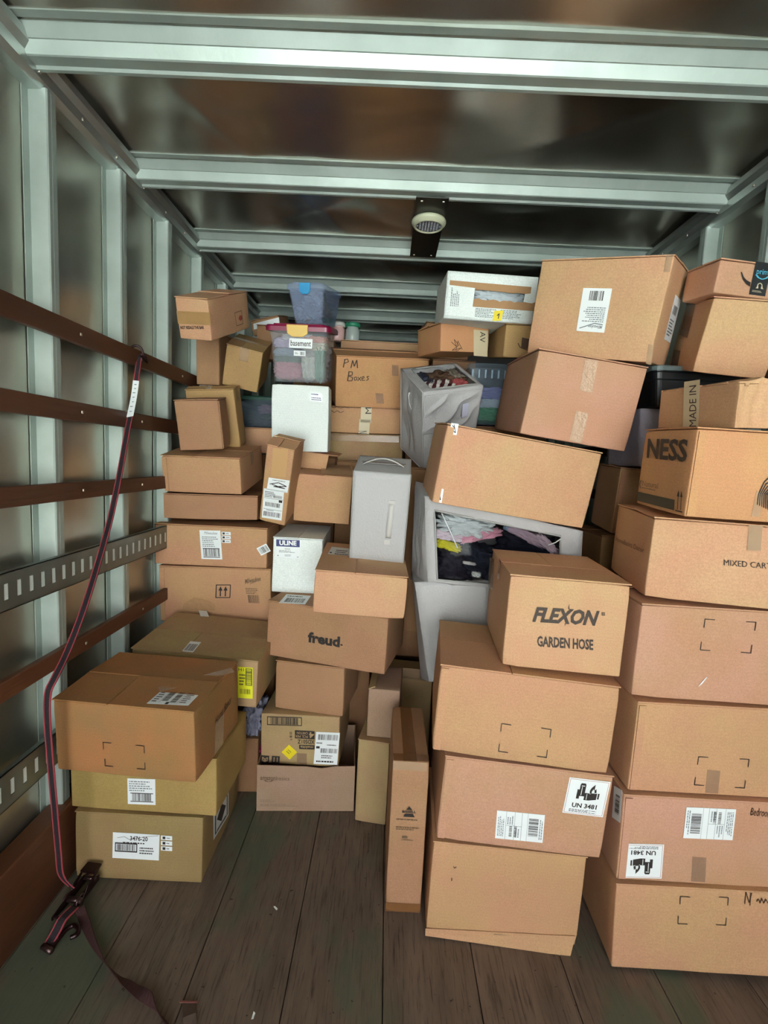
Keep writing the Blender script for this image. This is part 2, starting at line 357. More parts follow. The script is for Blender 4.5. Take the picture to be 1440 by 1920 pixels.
def carton(key, label, col='tan', flaps='H', cat='box', name='cardboard_box', group=None, tape=None, tab=None, lift=.008, amp=.0025, par=None, tapem=None):
    global _n; _n += 1
    b = Box(par or P[key]); m = K[col]
    root = empty(name, (b.x, b.y, b.z), (b.rx, b.ry, b.rz)); tag(root, label, cat, group)
    v, f = rbox(b.w, b.d, b.h-(.004 if flaps else 0), seed=_n, amp=amp, r=.006)
    mesh_obj('body', v, f, m, root, True)
    if flaps: flap_boards(b, root, m, flaps, _n, lift)
    if tab:                                            # glued manufacturer's joint: a board edge standing proud of the face
        for t in ([tab] if isinstance(tab, str) else tab):
            fc, side = t[0], t[1]; W = b.w if fc == 'F' else b.d
            u0, u1 = (.006, .028) if side == 'l' else (W-.028, W-.006)
            decal(b, root, fc, None, m, 'glued_joint', n=.0022, thick=.003, uvq=(Vector((u0, .006)), Vector((u1, .006)), Vector((u0, b.h-.012))))
    if tape:
        seam = 'x' if flaps in ('H', 'T', 'U', None) else 'y'; tm = tapem or CLEAR
        u = (.5 if flaps != 'T' else .5)
        if 'T' in tape:
            if seam == 'x': decal(b, root, 'T', None, tm, 'tape', n=.002+lift*.2, uvq=(Vector((0, b.d*u-.024)), Vector((b.w, b.d*u-.024)), Vector((0, b.d*u+.024))))
            else: decal(b, root, 'T', None, tm, 'tape', n=.002+lift*.2, uvq=(Vector((b.w/2-.024, 0)), Vector((b.w/2+.024, 0)), Vector((b.w/2-.024, b.d))))
        if 'F' in tape: decal(b, root, 'F', None, tm, 'tape', uvq=(Vector((b.w/2-.024, b.h-.07)), Vector((b.w/2+.024, b.h-.07)), Vector((b.w/2-.024, b.h))))
        if 'R' in tape: decal(b, root, 'R', None, tm, 'tape', uvq=(Vector((b.d/2-.024, b.h-.07)), Vector((b.d/2+.024, b.h-.07)), Vector((b.d/2-.024, b.h))))
        if 'L' in tape: decal(b, root, 'L', None, tm, 'tape', uvq=(Vector((b.d/2-.024, b.h-.07)), Vector((b.d/2+.024, b.h-.07)), Vector((b.d/2-.024, b.h))))
    return b, root
def label(b, root, face, quad, m=None, items=(), bars=(), name='shipping_label', ink=None):
    L = decal(b, root, face, quad, m or PAPER, name)
    if items: art(b, L, face, quad, items, ink or INK, 'print')
    grp = []
    for it in bars:
        if it[0] in ('bar', 'barv') and any(g[0] in ('bar', 'barv') for g in grp): art(b, L, face, quad, grp, INK, 'barcode'); grp = []
        grp.append(it)
    if grp: art(b, L, face, quad, grp, INK, 'barcode')
    return L
def brackets(b, root, px, l=.16):
    """four printed corner marks; px = TL, TR, BL, BR pixels"""
    tl, tr, bl, br = [b.uv('F', *p) for p in px]; W = (tr-tl).length; t = .0022; k = .034
    for c, sx_, sy_ in ((tl, 1, -1), (tr, -1, -1), (bl, 1, 1), (br, -1, 1)):
        vs = []; fs = []
        def rect(x0, y0, x1, y1):
            n = len(vs)
            for x, y in ((x0, y0), (x1, y0), (x1, y1), (x0, y1)): vs.append(b.loc('F', x, y, ZL+.0002))
            fs.append((n, n+1, n+2, n+3) if (x1-x0)*(y1-y0) > 0 else (n+3, n+2, n+1, n))
        rect(c.x, c.y, c.x+sx_*k*.9, c.y+sy_*t); rect(c.x, c.y, c.x+sx_*t, c.y+sy_*k*.8)
        mesh_obj('corner_mark', vs, fs, INK, root)

# ================================================================== THE TRUCK BODY (setting)
Y0, Y1 = -3.3, 5.35; XL, XR = -1.19, 1.455; ZC = 2.80
GALV = mat('galvanised_steel', '#bcc8c2', .5, metal=.6, var=.12, vscale=6, alt='#adb9b2', bump=.12, bscale=30, stretch=(1, .3, 1))
SHEET = mat('aluminium_sheet', '#bdbdb2', .3, metal=.86, var=.25, vscale=2.2, alt='#a3a193', bump=.12, bscale=3)
ROOF = mat('roof_sheet', '#b9b3aa', .27, metal=.95, var=.2, vscale=2, alt='#a39b90', bump=.05, bscale=4)
BACKM = mat('bulkhead_panel', '#4a4a48', .5, metal=.5)
WOODR = mat('stained_slat_wood', '#663d28', .5, var=.4, vscale=6, alt='#3d2518', bump=.35, bscale=30, stretch=(1, .12, 1), spec=.4)
SCREW = mat('zinc_screw', '#b7aea0', .35, metal=.8)
ground = mesh_obj('ground', [(-40, -60, -1.05), (40, -60, -1.05), (40, 40, -1.05), (-40, 40, -1.05)], [(0, 1, 2, 3)], mat('asphalt', '#b9bdb8', .9, bump=.3, bscale=200))
tag(ground, kind='structure')

# floor of shiplap planks
fl = mesh_obj('floor', *[ (lambda m: (m.v, m.f))(MB().box(XL, Y0, -.09, XR, Y1, -.034))][0], mat('floor_beam', '#2c2622', .9)); tag(fl, kind='structure')
def floor_mat():
    m = bpy.data.materials.new('worn_floor_wood'); m.use_nodes = True; t = m.node_tree; n = t.nodes; L = t.links; p = n['Principled BSDF']
    co = n.new('ShaderNodeTexCoord'); 
    def nz(scale, st, det=6):
        mp = n.new('ShaderNodeMapping'); mp.inputs['Scale'].default_value = st; L.new(co.outputs['Object'], mp.inputs[0])
        a = n.new('ShaderNodeTexNoise'); a.inputs['Scale'].default_value = scale; a.inputs['Detail'].default_value = det; a.inputs['Roughness'].default_value = .65; L.new(mp.outputs[0], a.inputs['Vector']); return a.outputs[0]
    def rng(s, a, b, c=0, d=1):
        r = n.new('ShaderNodeMapRange'); r.inputs[1].default_value = a; r.inputs[2].default_value = b; r.inputs[3].default_value = c; r.inputs[4].default_value = d; L.new(s, r.inputs[0]); return r.outputs[0]
    def mix(f, a, b):
        x = n.new('ShaderNodeMix'); x.data_type = 'RGBA'; L.new(f, x.inputs[0])
        for i, v in ((6, a), (7, b)):
            if isinstance(v, str): x.inputs[i].default_value = (*lin(v), 1)
            else: L.new(v, x.inputs[i])
        return x.outputs[2]
    base = mix(rng(nz(3, (5, .8, 1)), .35, .65), '#79685c', '#65564b')
    grain = mix(rng(nz(14, (9, .5, 1)), .52, .7), base, '#3a3028')
    light = mix(rng(nz(22, (6, .35, 1)), .6, .75, 0, .6), grain, '#8c7b6e')
    green = mix(rng(nz(1.6, (1.5, .8, 1), 4), .50, .60, 0, .8), light, '#55604f')
    spots = mix(rng(nz(40, (1, 1, 1), 2), .69, .74, 0, .8), green, '#1f1a17')
    L.new(spots, p.inputs['Base Color']); p.inputs['Specular IOR Level'].default_value = .35
    L.new(rng(nz(8, (3, 1, 1)), .3, .7, .42, .7), p.inputs['Roughness'])
    bp = n.new('ShaderNodeBump'); bp.inputs['Strength'].default_value = .5; bp.inputs['Distance'].default_value = .004; L.new(nz(18, (8, .5, 1)), bp.inputs['Height']); L.new(bp.outputs[0], p.inputs['Normal'])
    return m
FM = floor_mat(); x = -.524-.29*3
seams = [XL]+[s for s in [-.234+.2905*k for k in range(-4, 7)] if XL+.03 < s < XR-.03]+[XR]
for a, b_ in zip(seams, seams[1:]):
    o = MB().box(a+.0015, Y0, -.034, b_-.0015, Y1, 0).build('plank', FM, fl, bevel=.0015)

# ceiling: wrinkled sheet, roof bows, cove rails
NX, NY = 110, 330; vs = []; fs = []
beams = [-3.02, -2.36, -1.7, -1.04, -.38, .28, .94, 1.604, 2.26, 2.936, 3.60, 4.28, 4.95]
def roofz(x, y):
    k = min(abs(y-(q+.01)) for q in beams)/.33
    e = min(1, k)
    z = ZC+.012*e
    z -= .026*e*(noise.noise(Vector((x*1.5, y*2.2, 3)))+.7*abs(noise.noise(Vector((x*2.3+y*1.3, y*2.6-x*.8, 9)))))
    z -= .006*max(0, 1-abs((x-.55)+(y-2.0)*1.6)/.05)*e+.005*max(0, 1-abs((x+.75)-(y-1.9)*.5)/.05)*e
    return z
for i in range(NX+1):
    for j in range(NY+1):
        x = XL+(XR-XL)*i/NX; y = Y0+(Y1-Y0)*j/NY; vs.append((x, y, roofz(x, y)))
for i in range(NX):
    for j in range(NY): a = i*(NY+1)+j; fs.append((a, a+1, a+NY+2, a+NY+1))
ceil = mesh_obj('ceiling', vs, fs, ROOF, None, True); tag(ceil, kind='structure')
prof = [(-.085, ZC+.02), (-.085, 2.797), (-.06, 2.796), (-.056, 2.803), (-.046, 2.80), (-.022, 2.772), (-.018, 2.7715), (-.0165, 2.769), (-.001, 2.743), (.003, 2.74), (.04, 2.741), (.046, 2.734), (.058, 2.7335), (.062, 2.742), (.075, 2.797), (.1, 2.797), (.1, ZC+.02)]
for yb in beams:
    MB().prism([(yb+p, q) for p, q in prof][::-1], XL+.01, XR-.01).build('roof_bow', GALV, ceil)
def rails(s, X, name):                                    # s = +1 left wall (faces +x), -1 right wall
    pr = [(X-s*.08, 2.80), (X+s*.022, 2.79), (X+s*.02, 2.768), (X+s*.006, 2.757), (X, 2.752), (X, 2.718), (X-s*.02, 2.704), (X-s*.08, 2.70)]
    o = MB().prism(pr, Y0, Y1, 'y').build(name, mat('rail_aluminium', '#b4bab6', .34, metal=.8), None); tag(o, kind='structure')
    sc = MB()
    for k in range(38):
        y = Y0+.12+k*.22; M = Matrix.Translation((X+s*.001, y, 2.735)); sc.box(-.003, -.005, -.005, .003, .005, .005, M)
    sc.build('rivet_heads', SCREW, o, bevel=.002)
rails(1, -1.13, 'trim_1'); rails(-1, 1.39, 'trim_2')
def stud(s, X, ye, wall):
    """hat-section post: inner face at X, far edge at ye"""
    a, b_ = ye-.046, ye; back = X-s*.062
    pr = [(back, a-.03), (back+s*.004, a-.03), (back+s*.005, a-.004), (X-s*.004, a), (X, a+.004), (X, a+.017), (X-s*.0015, a+.019), (X, a+.021), (X, b_-.004), (X-s*.004, b_), (back+s*.005, b_+.004), (back+s*.004, b_+.03), (back, b_+.03)]
    MB().prism(pr, 0, 2.71, 'z').build('stud', GALV, wall)
def wall(side):
    s = 1 if side == 'left' else -1; X = -1.13 if s > 0 else 1.39; xs = X-s*.062
    NYw, NZ = 90, 24; vs = []; fs = []
    for i in range(NYw+1):
        for j in range(NZ+1):
            y = Y0+(Y1-Y0)*i/NYw; z = -.03+2.85*j/NZ
            vs.append((xs-s*.004*(.5+noise.noise(Vector((y*2.2, z*1.1, s*4)))), y, z))
    for i in range(NYw):
        for j in range(NZ): a = i*(NZ+1)+j; fs.append((a, a+1, a+NZ+2, a+NZ+1))
    w = mesh_obj('wall_'+side, vs, fs, SHEET, None, True); tag(w, kind='structure')
    ys = [1.737+.4375*k for k in range(-11, 9)] if s > 0 else [2.03+.405*k for k in range(-12, 9)]
    for ye in ys: stud(s, X, ye, w)
    xf = X+s*.023
    for z0, z1 in ((1.95, 2.02), (1.68, 1.747), (1.402, 1.464), (.825, .886)):
        o = MB().box(min(X, xf), Y0, z0, max(X, xf), Y1-.05, z1).build('slat', WOODR, w, bevel=.003)
        m2 = MB()
        for k, ye in enumerate(ys): m2.box(min(xf, xf+s*.003), ye+.068, (z0+z1)/2-.005, max(xf, xf+s*.003), ye+.078, (z0+z1)/2+.005)
        m2.build('screw_heads', SCREW, w, bevel=.002)
    MB().box(min(X-s*.05, xf), Y0, 0, max(X-s*.05, xf), Y1-.05, .29).build('kick_board', WOODR, w, bevel=.004)
    # slotted cargo tracks
    for zc in (1.155, .545):
        m = MB(); t = .0025; h = .058; yy = Y0; sl = .026; p = .0527; xi = xf
        first = 1.428-.0085; k0 = math.ceil((Y0+.02-first)/p); ks = [first+p*k for k in range(k0, int((Y1-.1-first)/p))]
        xa, xb = min(xi, xi-s*t), max(xi, xi-s*t)
        m.box(xa, Y0, zc+sl, xb, Y1-.05, zc+h); m.box(xa, Y0, zc-h, xb, Y1-.05, zc-sl)
        m.box(min(xi-s*.02, xi), Y0, zc+h-.003, max(xi-s*.02, xi), Y1-.05, zc+h); m.box(min(xi-s*.02, xi), Y0, zc-h, max(xi-s*.02, xi), Y1-.05, zc-h+.003)
        prev = Y0
        for y in ks: m.box(xa, prev, zc-sl, xb, y, zc+sl); prev = y+.017
        m.box(xa, prev, zc-sl, xb, Y1-.05, zc+sl)
        tr = m.build('cargo_track', mat('track_steel', '#7f8783', .4, metal=.8, var=.2, vscale=8), w)
        # bright formed lips that fill the slots
        lip = None
        for y in ks:
            if lip is None:
                q = MB().prism([(-.008, -.001), (-.0015, .0055), (-.001, .017), (-.008, .018)] if s > 0 else [(.008, .018), (.001, .017), (.0015, .0055), (.008, -.001)], -.024, .024, 'z')
                o = q.build('slot_lip', mat('bright_lip', '#dfe8e4', .5, metal=.2), tr); o.location = (xi, y, zc); lip = o.data
            else:
                o = bpy.data.objects.new('slot_lip', lip); C.objects.link(o); o.parent = tr; o.location = (xi, y, zc)
    return w
wall('left'); wall('right')
bk = mesh_obj('wall_front', [(XL, Y1, -.03), (XR, Y1, -.03), (XR, Y1, 2.85), (XL, Y1, 2.85)], [(0, 1, 2, 3)], BACKM); tag(bk, kind='structure')

# dome light on its bracket plate
pl = empty('dome_light', (.14, 2.6, 2.735)); tag(pl, 'round cream-rimmed dome light on a dark plate bridging two roof bows', 'light')
PLM = mat('dark_bracket', '#34342f', .35, metal=.6)
MB().box(-.072, -.31, -.004, .072, .325, .001).build('bracket_plate', PLM, pl, bevel=.001)
m = MB()
for x, y in ((-.045, -.28), (.05, -.28), (-.05, .295), (.045, .295)): m.box(x-.005, y-.005, -.007, x+.005, y+.005, -.003)
m.build('plate_screws', SCREW, pl, bevel=.002)
def lathe(prof, n=48):
    v = []; f = []
    for i in range(n):
        a = 2*math.pi*i/n
        for r, z in prof: v.append((r*math.cos(a), r*math.sin(a), z))
    k = len(prof)
    for i in range(n):
        for j in range(k-1): a = i*k+j; b_ = ((i+1) % n)*k+j; f.append((a, b_, b_+1, a+1))
    return v, f
ld = empty('lamp_unit', (0, -.105, -.004)); ld.parent = pl
v, f = lathe([(.055, 0), (.078, 0), (.0815, -.006), (.0815, -.012), (.079, -.018), (.074, -.021), (.069, -.030), (.0625, -.032), (.060, -.026)])
mesh_obj('rim', v, f, mat('cream_plastic', '#c9cbae', .45), ld, True)
v, f = lathe([(0, -.025), (.061, -.025), (.061, -.02), (0, -.02)]); mesh_obj('lens', v, f, mat('lens_grey', '#6c6c74', .2), ld)
m = MB()
for i in range(9):
    for j in range(9):
        x, y = (i-4)*.0135, (j-4)*.0135
        if math.hypot(x, y) < .055: m.box(x-.0045, y-.0045, -.0285, x+.0045, y+.0045, -.025)
m.build('led_chips', mat('led_grey', '#9a9aa6', .3), ld, bevel=.0015)

# ================================================================== LEFT NEAR STACK
b, r = carton('A1', 'lowest carton of the near left stack, white part number label and three small stickers', 'oliveshaded', 'H')
label(b, r, 'F', ((211, 1608), (298, 1613), (212, 1560)), items=[('text', '3476-20', .37, .72, .75, .9, dict(bold=.02)), ('lines', .22, .58, .9, .68, 1), ('lines', .58, .2, .95, .5, 3), ('frame', .05, .26, .53, .62, .02, .05), ('stroke', [(.1, .8), (.25, .86), (.35, .76), (.7, .9), (.97, .97)], .006)], bars=[('bar', .09, .32, .49, .56, 17)])
for i in range(3): label(b, r, 'F', ((302, 1574+i*10), (323, 1575.5+i*10), (302, 1566+i*10)), name='sticker', items=[('rect', .15, .2, .4, .8), ('lines', .5, .3, .9, .7, 1)])
label(b, r, 'R', ((400, 1575), (428, 1528), (400, 1518)), name='hazard_label', items=[('frame', .08, .08, .92, .92, .06, .04), ('poly', [(.5, .2), (.8, .5), (.5, .8), (.2, .5)]), ('lines', .2, .1, .8, .2, 1)])
b, r = carton('A2', 'mustard-coloured carton with white barcode label, second from the floor in the near left stack', 'yellowshaded', 'H')
label(b, r, 'F', ((240, 1507), (292, 1509), (239, 1459)), items=[('lines', .06, .5, .95, .93, 5)], bars=[('rect', .1, .42, .92, .45), ('bar', .16, .14, .86, .42, 22), ('rect', .1, .1, .92, .13)], ink=GREYP)
b, r = carton('A3', 'big brown carton topping the near left stack, shipping label on its flaps', 'brownshaded', 'T', lift=.012)
brackets(b, r, ((193, 1391), (271, 1398), (197, 1436), (273, 1443)))
label(b, r, 'T', ((275, 1320), (353, 1324), (308, 1291)), items=[('lines', .05, .1, .2, .9, 6), ('rect', .42, 0, .5, .14), ('lines', .72, .1, .95, .9, 7), ('rect', .25, .08, .255, .95), ('rect', .68, .08, .685, .95)], bars=[('barv', .27, .2, .42, .85, 14), ('barv', .5, .12, .64, .8, 16)])
art(b, r, 'R', ((402, 1362), (432, 1318), (404, 1344)), [('text', 'Home Basics', 0, 0, 1, 1)], INK, 'lettering')
decal(b, r, 'R', ((402, 1415), (418, 1395), (404, 1355)), CLEAR, 'tape')
decal(b, r, 'T', ((300, 1300), (440, 1262), (296, 1290)), CLEAR, 'tape', n=.003)
b, r = carton('A4', 'wide carton behind the near left stack with a bright yellow label', 'olive', 'T', lift=.006)
label(b, r, 'F', ((446, 1308), (474, 1310), (446, 1250)), YEL, items=[('text', 'H1', .05, .87, .4, .97), ('lines', .1, .4, .5, .8, 4), ('frame', .52, .42, .95, .97, .05, .02)], bars=[('barv', .56, .46, .91, .94, 20), ('bar', .15, .14, .85, .3, 10)])
label(b, r, 'T', ((341, 1222), (362, 1224), (357, 1203)), bars=[('bar', .1, .1, .9, .75, 14)], name='barcode_label')
decal(b, r, 'T', ((376, 1157), (392, 1158), (372, 1146)), PAPER, 'torn_sticker', n=.004)

# ================================================================== LEFT TOWER BY THE SLATTED WALL
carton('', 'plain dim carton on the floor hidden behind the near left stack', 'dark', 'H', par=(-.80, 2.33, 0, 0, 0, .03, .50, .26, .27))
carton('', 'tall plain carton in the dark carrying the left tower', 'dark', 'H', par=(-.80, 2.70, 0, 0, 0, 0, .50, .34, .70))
b, r = carton('B1', 'wide carton of the left tower printed with two up arrows in a square', 'tan', 'H', tab='Fl')
art(b, r, 'F', ((404, 1121), (432, 1121), (405, 1096)), [('frame', 0, 0, 1, 1, .06, .06), ('rect', .28, .12, .36, .6), ('rect', .62, .12, .70, .6), ('poly', [(.18, .55), (.46, .55), (.32, .88)]), ('poly', [(.52, .55), (.80, .55), (.66, .88)])], INK, 'arrow_mark')
art(b, r, 'F', ((460, 1097), (490, 1091), (458, 1086)), [('text', 'Milwaukee', 0, .2, 1, 1, dict(shear=.3, bold=.02)), ('poly', [(.3, .0), (.8, .25), (.35, .12)])], INKB, 'lettering')
art(b, r, 'F', ((464, 1130), (488, 1131), (460, 1100)), [('lines', 0, .55, .95, .95, 4), ('bar', .1, 0, 1, .5, 16)], INKB, 'printed_block')
art(b, r, 'F', ((342, 1143), (404, 1145), (342, 1118)), [('poly', [(0, 0), (.05, .5), (.2, .7), (.35, .95), (.6, .85), (.85, .7), (1, .4), (.98, 0)])], TORN, 'torn_patch')
b, r = carton('B2', 'left tower carton with a white printed label and a crooked small sticker', 'tan', 'H')
label(b, r, 'F', ((378, 1048), (417, 1049), (374, 994)), items=[('text', 'Milwaukee', .22, .86, .85, .96, dict(shear=.3)), ('lines', .1, .42, .9, .8, 6)], bars=[('rect', .1, .36, .9, .385), ('bar', .12, .1, .9, .36, 20), ('rect', .1, .06, .9, .085)], ink=GREYP)
for i in range(3): label(b, r, 'F', ((416, 1003+i*7.3), (433, 1003.5+i*7.3), (415.5, 997+i*7.3)), name='sticker', items=[('rect', .1, .2, .35, .8), ('lines', .45, .3, .9, .7, 1)])
label(b, r, 'F', ((490, 1042), (508, 1033), (481, 1028)), bars=[('bar', .1, .15, .9, .85, 12)], name='crooked_sticker')
carton('B3', 'shallow plain carton of the left tower, above the white labelled one', 'brown', 'H')
b, r = carton('B4', 'tan carton with ribbed left edge above the shallow one in the left tower', 'tan', 'T', tab=['Fl'], tape='R')
b, r = carton('B6', 'mustard carton standing upright behind the small plain one, left tower', 'yellow', 'T', tape='R')
label(b, r, 'T', ((372, 727), (396, 729), (375, 722)), name='sticker', items=[('lines', .1, .1, .9, .9, 3)])
b, r = carton('B5', 'small pinkish-brown carton standing upright on top of the left tower', 'brown', 'V', tab=['Rl'])
b, r = carton('', 'plain carton on end beside the wall posts, under the long tipped one', 'brown', 'H', par=(-1.025, 2.95, 1.97, .05, 0, .0, .13, .24, .30))
b, r = carton('C2', 'plain carton tipped forward and leaning right, above the green-lidded tote', 'yellow', 'T', tape='TF', lift=.012)
b, r = carton('C1', 'topmost carton at the left wall, long, tipped forward, capitals on its end', 'light', 'H')
decal(b, r, 'F', ((334, 607), (396, 610), (331, 583)), mat('tan_tape', '#a98558', .3, bump=.3, bscale=40), 'tape')
art(b, r, 'F', ((339, 617), (383, 617), (338, 611)), [('text', 'NOT RESALE THE BAR', 0, 0, 1, 1, dict(bold=.03))], INK, 'lettering')
art(b, r, 'R', ((443, 612), (456, 607), (439, 586)), [('frame', 0, 0, 1, 1, .05, .05)], INKB, 'stamp_frame')
art(b, r, 'R', ((447, 603), (454, 601), (446, 592)), [('poly', [(.5, 0), (1, .3), (.9, .9), (.4, 1), (0, .5)])], RED, 'red_stamp')
b, r = carton('C3', 'flat carton with white label, far behind the clear tote with maroon lid', 'brown', 'H', par=(-.81, 3.44, 2.40, .26, -.2, -.07, .19, .29, .10))
decal(b, r, 'F', ((476, 618), (524, 606), (475, 607)), PAPER, 'white_label')
carton('', 'dark carton wedged between the tipped carton and the maroon-lidded tote', 'dark', 'H', par=(-.71, 3.22, 2.18, .12, 0, .05, .24, .25, .20))

# ================================================================== CENTRE-LEFT
b, r = carton('D1', 'tall plain white carton under the clear tote with maroon lid', 'white', None)
label(b, r, 'F', ((582, 752), (605, 754), (581, 735)), items=[('lines', .1, .65, .8, .92, 1), ('lines', .1, .1, .95, .5, 2)], ink=NAVY, name='address_sticker')
b, r = carton('D2', 'narrow upright leaning carton with two shipping labels, right of the left tower', 'tan', 'T', lift=.02)
label(b, r, 'F', ((500, 918), (539, 924), (504, 895)), items=[('stroke', [(.1, .5), (.5, .7), (.9, .5), (.3, .35), (.85, .3), (.2, .5)], .03), ('lines', .2, .8, .8, .9, 1)], name='address_label')
label(b, r, 'F', ((491, 970), (528, 976), (495, 915)), items=[('lines', .06, .72, .6, .93, 4), ('rect', .05, .69, .97, .70), ('rect', .78, .6, .95, .68), ('rect', .05, .32, .97, .33), ('lines', .2, .27, .6, .31, 1)], bars=[('bar', .5, .73, .95, .82, 9), ('bar', .12, .42, .86, .56, 24), ('bar', .08, .08, .95, .24, 12)])
decal(b, r, 'F', ((508, 893), (536, 895), (512, 840)), mat('kraft_patch', '#c79d6b', .7), 'bare_patch')
b, r = carton('D3', 'carton with an open flap standing up, left of the grey handled bag', 'tan', None, amp=.003)
bb = b
def slab(root, pts, t, m, name):
    """bent board through 4 local points"""
    p = [Vector(q) for q in pts]; n = (p[1]-p[0]).cross(p[3]-p[0]).normalized()*t
    return mesh_obj(name, p+[q-n for q in p], [(0,1,2,3),(7,6,5,4),(0,4,5,1),(1,5,6,2),(2,6,7,3),(3,7,4,0)], m, root)
w, d, h = b.w/2, b.d/2, b.h
slab(r, [(-w, -d, h), (-w+.01, -d+.01, h), (-w+.01, d, h), (-w, d, h)], .004, K['tan'], 'flap')
slab(r, [(-w, d*.1, h), (-.0, d*.1, h), (.01, d*.15, h+.075), (-w+.005, d*.15, h+.085)], .004, K['tan'], 'flap')
slab(r, [(-w-.004, d*.1, h+.088), (.06, d*.1, h+.078), (.08, d*.95, h+.075), (-w+.05, d*.95, h+.09)], .004, K['brown'], 'flap')
slab(r, [(0, -d, h+.002), (w, -d, h+.002), (w, d, h+.006), (0, d, h+.006)], .004, K['tan'], 'flap')
decal(b, r, 'T', ((602, 890), (662, 893), (602, 868)), CLEAR, 'tape', n=.006)
# supports behind
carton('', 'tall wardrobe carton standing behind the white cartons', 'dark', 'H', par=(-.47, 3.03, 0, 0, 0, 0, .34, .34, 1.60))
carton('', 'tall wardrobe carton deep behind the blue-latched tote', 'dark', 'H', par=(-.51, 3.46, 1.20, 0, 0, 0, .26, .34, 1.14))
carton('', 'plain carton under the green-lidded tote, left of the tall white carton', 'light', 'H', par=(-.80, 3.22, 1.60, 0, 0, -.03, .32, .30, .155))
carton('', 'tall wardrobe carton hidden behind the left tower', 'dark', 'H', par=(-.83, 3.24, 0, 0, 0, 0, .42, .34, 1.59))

# ================================================================== CENTRE: handwritten carton and those below
b, r = carton('E3', 'lowest of the three stacked middle cartons, glossy taped top edge', 'olive', 'H')
decal(b, r, 'F', ((612, 826), (748, 830), (612, 814)), CLEAR, 'tape')
b, r = carton('E2', 'shallow carton with printed paper tape, directly under the handwritten orange-brown carton', 'tan', 'H')
for qd in (((676, 792), (696, 793), (677, 761)), ((672, 813), (692, 814), (674, 786))): decal(b, r, 'F', qd, PTAPE, 'paper_tape', n=ZL+.0003*(qd[0][0] % 2))
art(b, r, 'F', ((696, 776), (696, 764), (685, 776)), [('text', 'M', 0, 0, 1, 1)], INK, 'tape_lettering', n=.002)
art(b, r, 'F', ((688, 813), (688, 808), (672, 813)), [('text', 'N', 0, 0, 1, 1)], INK, 'tape_lettering', n=.002)
art(b, r, 'F', ((614, 775), (655, 776), (614, 761)), [('stroke', [(0, .9), (.1, .6), (.15, .95), (.3, .7), (.4, .9), (.6, .7), (.8, .9), (1, .75)], .02), ('stroke', [(.1, .1), (.2, .4), (.3, .1), (.45, .4), (.6, .1), (.75, .35)], .02)], PEN, 'handwriting')
b, r = carton('E1', 'orange-brown carton with handwritten letters PM and Boxes, leaning forward in the middle', 'orange', 'H', tape='T', tapem=BRT, lift=.012)
art(b, r, 'F', ((641, 716), (688, 719), (642, 672)), [
 ('stroke', [(.04, .62), (.10, .98)], .022), ('stroke', [(.06, .95), (.2, .99), (.24, .88), (.08, .80)], .018),
 ('stroke', [(.34, .62), (.40, .95), (.47, .70), (.56, .98), (.60, .64)], .022),
 ('stroke', [(.22, .06), (.27, .46)], .022), ('stroke', [(.25, .46), (.40, .46), (.40, .32), (.25, .28), (.42, .22), (.40, .08), (.22, .06)], .018),
 ('stroke', [(.50, .10), (.48, .22), (.56, .26), (.60, .14), (.50, .10)], .016), ('stroke', [(.62, .26), (.76, .10)], .016), ('stroke', [(.75, .27), (.62, .08)], .016),
 ('stroke', [(.78, .18), (.88, .24), (.85, .31), (.78, .24), (.80, .12), (.92, .14)], .016), ('stroke', [(1.08, .32), (.98, .30), (1.06, .2), (.97, .12)], .016)], PEN, 'handwriting')
decal(b, r, 'F', ((706, 756), (720, 757), (704, 737)), WORN, 'tape')
decal(b, r, 'F', ((735, 704), (747, 705), (735, 684)), WORN, 'tape')
carton('', 'pale carton at the very back seen above the handwritten carton', 'light', 'H', par=(-.06, 3.72, 1.95, 0, 0, .03, .62, .36, .455))
carton('', 'tall wardrobe carton at the very back under the pale one', 'dark', 'H', par=(-.06, 3.74, 0, 0, 0, .0, .62, .36, 1.95))
carton('', 'tall wardrobe carton hidden behind the grey handled bag', 'dark', 'H', par=(-.12, 2.98, 0, 0, 0, 0, .34, .36, 1.58))
carton('', 'small brown carton showing between the handwritten carton and the dusky tote', 'brown', 'H', par=(.36, 3.14, 1.93, 0, 0, .04, .26, .22, .27))
carton('', 'tall wardrobe carton below the small brown one, out of the light', 'dark', 'H', par=(.30, 3.15, 0, 0, 0, 0, .40, .26, 1.92))

# ================================================================== LOWER CENTRE
def shell(root, w, d, h, m, t=.004, notch=0, name='body'):
    mb = MB(); 
    mb.box(-w/2, -d/2, 0, w/2, d/2, t); mb.box(-w/2, d/2-t, t, w/2, d/2, h); mb.box(-w/2, -d/2, t, -w/2+t, d/2-t, h); mb.box(w/2-t, -d/2, t, w/2, d/2-t, h)
    mb.prism([(-w/2+t, t), (w/2-t, t), (w/2-t, h-.002), (w*.30, h-.004), (w*.16, h-.014), (0, h-.006), (-w/2+t, h)][::-1], -d/2, -d/2+t, 'y')
    return mb.build(name, m, root)
b = Box(P['M6']); r = tag(empty('cardboard_box', (b.x, b.y, b.z), (b.rx, b.ry, b.rz)), 'low open mauve carton on the floor, small lettering in its upper corner', 'box')
shell(r, b.w, b.d, b.h, K['mauve'])
art(b, r, 'F', ((488, 1462), (543, 1464), (488, 1454)), [('text', 'amazon', 0, .0, .52, .78, dict(bold=.02)), ('text', 'basics', .54, .1, 1, 1)], INKB, 'lettering')
art(b, r, 'F', ((496, 1466), (512, 1466), (496, 1462)), [('stroke', [(0, .9), (.3, .2), (.7, .2), (1, .9)], .12)], INKB, 'smile_mark')
